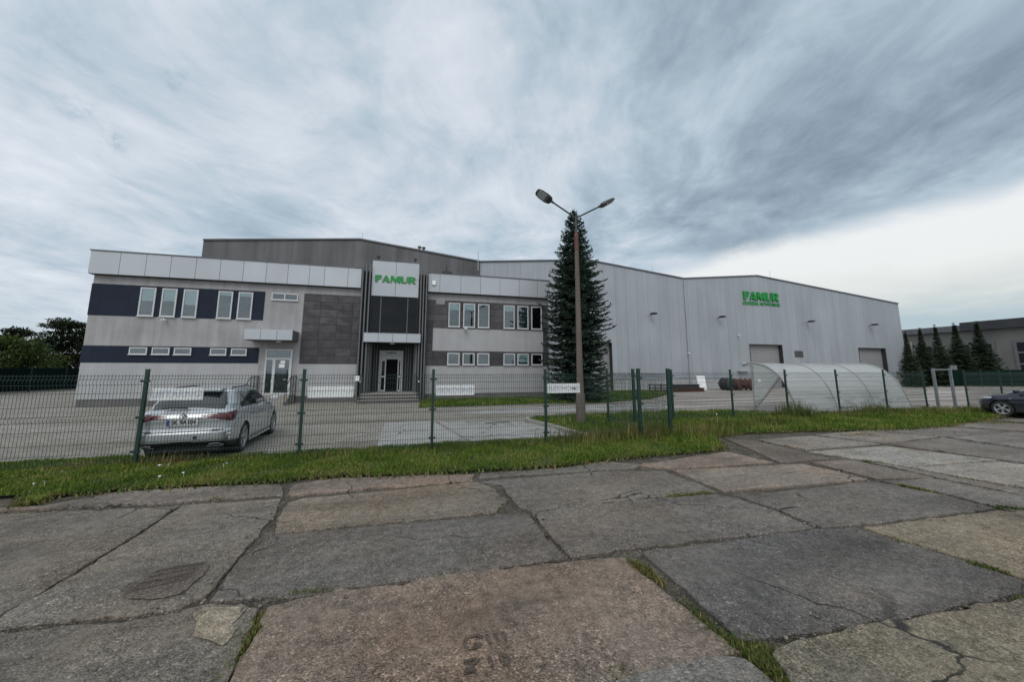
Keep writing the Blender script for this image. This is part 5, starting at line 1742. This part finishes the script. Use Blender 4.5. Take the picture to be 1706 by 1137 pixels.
    for wx in WX:
        for sgn in (-1, 1):
            m = MB()
            Mx = Matrix.Translation((wx, sgn * HW * .80, WR)) @ Matrix.Rotation(-sgn * PI / 2, 4, 'X')
            m.lathe([(WR * 1.16, -.12), (WR * 1.16, HW * .165)], 28, Mx); m.lathe([(WR * 1.16, -.12), (0, -.12)], 28, Mx)
            m.build('wheel_well', M['black'], root)
            wheel(root, wx, sgn * (HW - .115), WR, .21, sgn)
    return root

# silver estate
def est_mask(c, a, side, kind):
    x, y, z = c
    if kind == 'deck': return 'body'
    if x < 1.2:
        if a < .30: pass
        if .30 < a < 1.22:
            k = (a - .30) / .62
            hi = .908 + .042 * min(k, 1.2); lo = .880 - .125 * min(k, 1.0)
            if a > .92:
                q = (a - .92) / .30; lo = lo + (hi - lo) * q ** 1.2 * .9
            if lo < z < hi: return 'taillight|%d' % side
    if x < .62 and z < .40 - .05 * min(1, abs(y) / .9): return 'black'
    if x < .5 and a < .74 and .585 < z < .603: return 'seam|low'
    if x < .5 and .735 < a < .752 and .59 < z < .80: return 'seam|h%d' % side
    for sx in (1.12, 2.05, 3.02):
        if abs(x - sx) < .008 and z > .30 and abs(y) > .75 and x > .9: return 'seam|%g%d' % (sx, side) if sx > 1.2 or z > .62 else 'body'
    if z < .235 and .7 < x < 4.0: return 'black'
    if x > 3.95 and z > .58 and z < .70 and abs(y) > .42 : return 'headlight|%d' % side
    if x > 4.2 and z < .45: return 'black'
    return 'body'
def est_cab(c, n):
    x, y, z = c
    if abs(n[1]) > .60 and .985 < z < 1.325:
        lo = .72 + (z - .98) * .95 + max(0, 1.06 - z) * 2.2
        hi = 3.38 - (z - .98) * 1.95
        if lo < x < hi:
            if abs(x - (1.98 - (z - 1) * .12)) < .055 or abs(x - (1.08 + (z - 1) * .2)) < .03: return 'black'
            return 'side|%d' % (1 if y > 0 else -1)
    if n[0] < -.35 and abs(y) < .70 - (z - 1.0) * .30 and 1.0 < z < 1.36 and abs(n[1]) < .55:
        return 'rear'
    if n[0] > .35 and abs(n[1]) < .6 and z > .97 and z < 1.39: return 'screen'
    return 'body'
EST = dict(L=4.62, HW=.895, wheels=(.98, 3.66), wr=.318,
    plan=[(0, 0), (.005, .30), (.03, .55), (.085, .70), (.19, .80), (.40, .862), (.80, .892), (1.4, .895), (2.4, .893), (3.2, .893), (3.75, .88), (4.1, .83), (4.35, .72), (4.5, .55), (4.585, .3), (4.62, 0)],
    belt=([0, .3, 1.0, 2.0, 3.0, 3.5, 4.0, 4.35, 4.62], [1.0, 1.005, .995, .975, .965, .93, .86, .77, .66]),
    sill=([0, .3, .62, 1.4, 3.2, 4.1, 4.62], [.30, .26, .20, .175, .175, .19, .22]),
    tail=([.2, .34, .40, .56, .60, .66, .78, .86, .94, 1.02], [.10, .03, .0, .0, .035, .055, .045, .03, .055, .11]),
    nose=([.2, .4, .6, .75, .9], [.06, 0, .02, .12, .3]),
    mask=est_mask, cabin_mask=est_cab,
    cabin=dict(rear=[.14, .46, .56], front=[3.62, 2.72, 2.55], w=[.81, .79, .67, .60], z0=.97, z1=1.415, crown=.045))
CAR_LOC = (9.42, -13.50)
SH, SS = R(94.0), .88
q = g(396, 752)
ex, ey = .98 * SS, -.78 * SS
sil = car('silver estate car parked tail to the fence with a scuffed rear bumper', (q[0] - (ex * math.cos(SH) - ey * math.sin(SH)), q[1] - (ex * math.sin(SH) + ey * math.cos(SH)), 0), SH, SS, M['silver'], EST)
sil.scale = (SS, SS, .93)
# tail details
def f(m):
    m.bbox(.46, .80, -.50, .50, 1.392, 1.425, .012); m.box(.40, .52, -.50, .50, 1.375, 1.391)
part('spoiler', M['silver'], sil, f)
bx('wiper', M['black'], sil, .125, .165, -.02, .42, 1.045, 1.075, bev=.012)
def f(m):
    m.bbox(.028, .06, -.27, .27, .715, .838, .004)
M['plate'] = pm('dirty_plate', (.52, .53, .52), .5, .12, 9)
pl = part('number_plate', M['plate'], sil, f)
bx('blue_strip', pm('plate_blue', (.01, .03, .22), .5, .05, 3), pl, .0255, .0275, .225, .264, .72, .833)
text_mesh('SK 9A184', .118, 'plate_lettering', M['black'], pl, Matrix.Translation((.0262, -.02, .777)) @ Matrix.Rotation(-PI / 2, 4, 'Z') @ Matrix.Rotation(PI / 2, 4, 'X'), .0008, .004, .90)
bx('plate_recess', M['joint'], sil, .05, .055, -.34, .34, .835, .848)
m = MB()
Mx = Matrix.Translation((.055, 0, .895)) @ Matrix.Rotation(PI / 2, 4, 'Y')
for rx, ry, dz in ((.042, .062, 0), (.016, .036, 0), (.036, .016, 0)):
    m.tube([tuple(Vector((.045, ry * math.cos(a), .898 + rx * math.sin(a) + (.012 if ry < .03 or rx < .03 else 0)))) for a in np.linspace(0, 2 * PI, 22)], .0055, 5, cap=False)
m.build('emblem', M['darksteel'], sil)
for s in (-1, 1):
    m = MB(); m.tube([(.06, s * .50, .325), (.045, s * .66, .34), (.09, s * .75, .30), (.12, s * .70, .26)], .010, 6); m.tube([(.10, s * .46, .285), (.09, s * .72, .285)], .007, 6); m.build('exhaust_trim', M['gate_steel'], sil)
bx('tow_cover', M['black'], sil, -.004, .008, -.28, -.22, .45, .50)
# scuffed corner of the bumper
m = MB(); rng = random.Random(4)
m.tint = (1, 1, 1)
for k in range(3):
    z = .40 + .09 * k
    m.tube([(.13 + .01 * k, -.762, z), (.20, -.806 + .0, z + .02), (.27, -.832, z + .015)], [.006, .014, .004], 5)
m.build('scrape', M['white'], sil)
m = MB(); m.tube([(.10, -.735, .55), (.13, -.765, .45), (.15, -.775, .36)], [.01, .05, .02], 6); m.build('dent', M['plinth'], sil)
for s in (-1, 1):
    m = MB(); m.bbox(3.05, 3.20, s * .98 - .10, s * .98 + .10, .985, 1.11, .035); mi = m.build('wing_mirror', M['silver'], sil, smooth=50)
    m = MB(); m.tube([(3.12, s * .84, 1.0), (3.12, s * .92, 1.02)], .02, 6); m.build('stalk', M['black'], mi)
    m = MB(); m.tube([(.85, s * .565, 1.40), (.95, s * .57, 1.436), (1.9, s * .575, 1.450), (2.2, s * .57, 1.415)], .014, 6); m.build('roof_rail', M['black'], sil)
    for x in (1.32, 2.25):
        m = MB(); m.bbox(x, x + .20, s * .893 - .012, s * .893 + .012, .845, .872, .008); m.build('door_handle', M['chrome'], sil)
    bx('sill_trim', M['silver'], sil, 1.35, 3.25, s * .885 - .02, s * .885 + .02, .175, .235, bev=.015)
m = MB(); m.add([(.62, 0, 1.46), (.72, -.02, 1.46), (.72, .02, 1.46), (.60, 0, 1.53)], [(0, 1, 3), (0, 3, 2), (1, 2, 3)]); m.build('roof_antenna', M['silver'], sil)

# dark car at the right edge, nose to the left
def hat_mask(c, a, side, kind):
    x, y, z = c
    if kind == 'deck': return 'body'
    if x > 3.62 and .655 + (4.5 - x) * .10 < z < .80 and x < 4.2 and abs(y) > .45: return 'headlight|%d' % side
    if x > 3.75 and z < .33: return 'black'
    if x < .8 and .8 < z < .95 and abs(y) > .5: return 'taillight|%d' % side
    if abs(x - 2.95) < .008 and z > .3 and abs(y) > .7: return 'seam|%d' % side
    if z < .22 and x < 3.4: return 'black'
    return 'body'
def hat_cab(c, n):
    x, y, z = c
    if abs(n[1]) > .6 and 1.0 < z < 1.36 and .6 + (z - 1) * .8 < x < 3.3 - (z - .98) * 1.7:
        return 'black' if abs(x - 1.85) < .05 else 'side|%d' % (1 if y > 0 else -1)
    if n[0] < -.35 and abs(y) < .6 and 1.02 < z < 1.4: return 'rear'
    if n[0] > .35 and abs(n[1]) < .6 and .97 < z < 1.42: return 'screen'
    return 'body'
HAT = dict(L=4.25, HW=.885, wheels=(.72, 3.36), wr=.325,
    plan=[(0, 0), (.01, .35), (.06, .62), (.16, .77), (.40, .85), (.9, .88), (1.6, .885), (2.6, .885), (3.2, .882), (3.6, .86), (3.85, .80), (4.05, .66), (4.17, .45), (4.23, .22), (4.25, 0)],
    belt=([0, .5, 1.5, 2.6, 3.1, 3.5, 3.8, 4.05, 4.25], [1.0, 1.02, 1.0, .985, .955, .885, .83, .775, .70]),
    sill=([0, .5, 1.2, 3.0, 3.7, 4.25], [.3, .2, .18, .18, .19, .23]),
    tail=([.2, .5, .8, 1.02], [.05, 0, .03, .1]), nose=([.2, .4, .55, .7, .85], [.04, 0, .0, .06, .16]),
    mask=hat_mask, cabin_mask=hat_cab,
    cabin=dict(rear=[.12, .40, .52], front=[3.38, 2.4, 2.2], w=[.79, .77, .63, .56], z0=.98, z1=1.43, crown=.045))
q = g(1674, 694)
hd_ = R(92)
dx, dy = math.cos(hd_), math.sin(hd_)
# left front wheel stands on q; car axis is one half width further from the camera
lx, ly = -dy, dx
ox, oy = q[0] - lx * .77 * .87 - dx * 3.36 * .87, q[1] - ly * .77 * .87 - dy * 3.36 * .87
drk = car('dark blue car at the right edge with only its nose and front wheel in view', (ox, oy, 0), hd_, .87, M['dark_blue'], HAT)
for s in (-1, 1):
    m = MB(); m.bbox(2.78, 2.93, s * .97 - .1, s * .97 + .1, 1.0, 1.13, .035); m.build('wing_mirror', M['dark_blue'], drk, smooth=50)
    m = MB(); m.bbox(3.05, 3.12, s * .884 - .006, s * .884 + .008, .74, .765, .004); m.build('side_repeater', M['clear_lens'], drk)
m = MB()
for z in (.52, .58, .64): m.box(4.19, 4.232, -.36, .36, z, z + .02)
m.build('radiator_grille', M['black'], drk)
# ================================================================== sky, sun, camera
W = bpy.data.worlds.new('World')
bpy.context.scene.world = W
W.use_nodes = True
nt = W.node_tree; nt.nodes.clear()
G = NG(nt)
out = G.n('ShaderNodeOutputWorld'); bg = G.n('ShaderNodeBackground')
bg.inputs['Strength'].default_value = .1
G.l(bg.outputs[0], out.inputs[0])
SUN_EL, SUN_AZ = R(48), R(205)            # azimuth clockwise from +y
sky = G.n('ShaderNodeTexSky', sky_type='NISHITA')
sky.sun_disc = False; sky.sun_elevation = SUN_EL; sky.sun_rotation = SUN_AZ; sky.air_density = 1.2; sky.dust_density = 2.0
d = G.n('ShaderNodeTexCoord').outputs['Generated']
sep = G.n('ShaderNodeSeparateXYZ'); G.l(d, sep.inputs[0])
z = G.math('MAXIMUM', sep.outputs[2], 0.0)
den = G.math('ADD', z, .20)
pl = G.n('ShaderNodeCombineXYZ')
G.l(G.math('DIVIDE', sep.outputs[0], den), pl.inputs[0]); G.l(G.math('DIVIDE', sep.outputs[1], den), pl.inputs[1])
P0 = pl.outputs[0]
ST = R(29)
rot = G.scalevec(P0, (1, 1, 1), rot=(0, 0, ST))
warp = G.n('ShaderNodeTexNoise'); G.l(rot, warp.inputs['Vector']); warp.inputs['Scale'].default_value = .7; warp.inputs['Detail'].default_value = 3
rotw = G.vmath('ADD', rot, G.vmath('MULTIPLY', warp.outputs[1], (.9, .9, 0)))
n1 = G.noise(G.scalevec(rotw, (1.0, .68, 1)), 2.0, 12, .66)          # cloud streets
n2 = G.noise(G.scalevec(rotw, (1.0, .7, 1), loc=(4, 2, 0)), .8, 4, .5)  # broad masses
n3 = G.noise(G.scalevec(rotw, (1.0, .9, 1), loc=(9, 1, 0)), 4.0, 9, .60)      # small puffs
v = G.math('ADD', G.math('ADD', G.math('MULTIPLY', n1, .42), G.math('MULTIPLY', n2, .28)), G.math('MULTIPLY', n3, .33))
def sd(px, py):
    r_ = ray(px, py); return r_ / np.linalg.norm(r_)
def glow(px, py, k):
    """soft lobe round a direction of the sky"""
    c = sd(px, py)
    x = G.vmath('DOT_PRODUCT', d, tuple(float(q) for q in c))
    return G.math('POWER', G.math('MAXIMUM', x, 0.0), k)
v = G.math('ADD', v, G.math('MULTIPLY', glow(120, 290, 10), .085))
v = G.math('ADD', v, G.math('MULTIPLY', glow(860, 330, 14), .05))
v = G.math('SUBTRACT', v, G.math('MULTIPLY', glow(300, 405, 60), .05))
a_, b_ = sd(1706, 305), sd(1150, 445)
nn = np.cross(a_, b_); nn /= np.linalg.norm(nn)
if nn[2] < 0: nn = -nn
t = G.math('ADD', G.vmath('DOT_PRODUCT', d, tuple(float(q) for q in nn)), G.math('MULTIPLY', G.math('SUBTRACT', n1, .5), .10))
t = G.math('ADD', t, G.math('MULTIPLY', G.math('SUBTRACT', n3, .5), .03))
# darker underside of the bank just above its edge, on the right
bank = G.math('MULTIPLY', G.step(t, -.02, .07), G.step(t, .34, .10))
bank = G.math('MULTIPLY', bank, G.step(G.vmath('DOT_PRODUCT', d, tuple(float(q) for q in sd(1500, 400))), .45, .92))
v = G.math('SUBTRACT', v, G.math('MULTIPLY', bank, .06))
v = G.math('SUBTRACT', v, G.math('MULTIPLY', glow(1500, 60, 5), .035))
# three dark wisps
for px, py, kk in ((132, 178, 6500), (186, 236, 5200), (297, 138, 8000)):
    v = G.math('SUBTRACT', v, G.math('MULTIPLY', G.math('MULTIPLY', glow(px, py, kk), G.step(G.noise(d, 30, 5, .6), .40, .60)), .11))
cloud = G.ramp(v, [(.31, (.20, .265, .335)), (.375, (.28, .355, .435)), (.440, (.375, .475, .56)), (.505, (.50, .60, .69)), (.575, (.65, .715, .795)), (.69, (.82, .88, .935))])
# clear pale gap under the cloud edge on the right
gap = G.step(t, .022, -.030)
az = G.vmath('DOT_PRODUCT', d, tuple(float(q) for q in sd(1500, 500)))
gap = G.math('MULTIPLY', gap, G.step(az, .50, .78))
gapc = G.ramp(G.math('ADD', sep.outputs[2], G.math('MULTIPLY', G.math('SUBTRACT', n1, .5), .10)), [(.0, (.50, .60, .66)), (.085, (.46, .57, .63)), (.14, (.72, .76, .75)), (.20, (.88, .90, .89)), (.32, (.92, .94, .95))])
cloud = G.mix(gap, cloud, gapc)
# low sky brightens towards the horizon
hz = G.math('MULTIPLY', G.step(sep.outputs[2], .16, .02), G.math('SUBTRACT', 1.0, gap))
cloud = G.mix(G.math('MULTIPLY', hz, .5), cloud, (.62, .70, .76))
# warm glow added to the unseen sky behind the viewer, to brighten the scene
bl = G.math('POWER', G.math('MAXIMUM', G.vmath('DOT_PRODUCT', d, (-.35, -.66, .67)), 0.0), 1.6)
fill_glow = G.n('ShaderNodeVectorMath', operation='SCALE'); fill_glow.inputs[0].default_value = (1.0, .975, .93); G.l(G.math('MULTIPLY', bl, .72), fill_glow.inputs['Scale'])
cloud = G.vmath('ADD', cloud, fill_glow.outputs[0])
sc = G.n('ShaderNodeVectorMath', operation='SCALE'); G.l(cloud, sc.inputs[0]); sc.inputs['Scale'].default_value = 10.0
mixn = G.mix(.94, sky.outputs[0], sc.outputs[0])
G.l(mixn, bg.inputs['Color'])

sl = bpy.data.lights.new('sun', 'SUN'); sl.energy = .9; sl.angle = R(25); sl.color = (1, .96, .9)
so = bpy.data.objects.new('sun', sl); C.objects.link(so)
sdv = Vector((math.sin(SUN_AZ) * math.cos(SUN_EL), math.cos(SUN_AZ) * math.cos(SUN_EL), math.sin(SUN_EL)))
so.rotation_euler = (-sdv).to_track_quat('-Z', 'Y').to_euler()
so.location = (0, -30, 40)

cd = bpy.data.cameras.new('camera')
cd.sensor_width = 36.0; cd.lens = 36.0 * 620 / 1706
cd.shift_x = 0; cd.shift_y = -(568.5 - 530) / 1706
cd.clip_start = .05; cd.clip_end = 2000
co = bpy.data.objects.new('camera', cd); C.objects.link(co)
co.location = tuple(CAM)
co.rotation_euler = (PI / 2 + PITCH, 0, -YAW)
sc_ = bpy.context.scene
sc_.camera = co
sc_.view_settings.view_transform = 'Standard'; sc_.view_settings.look = 'None'
sc_.view_settings.exposure = 0; sc_.view_settings.gamma = 1
sc_.cycles.max_bounces = 6; sc_.cycles.transparent_max_bounces = 12
sc_.render.resolution_x = 1024; sc_.render.resolution_y = 683
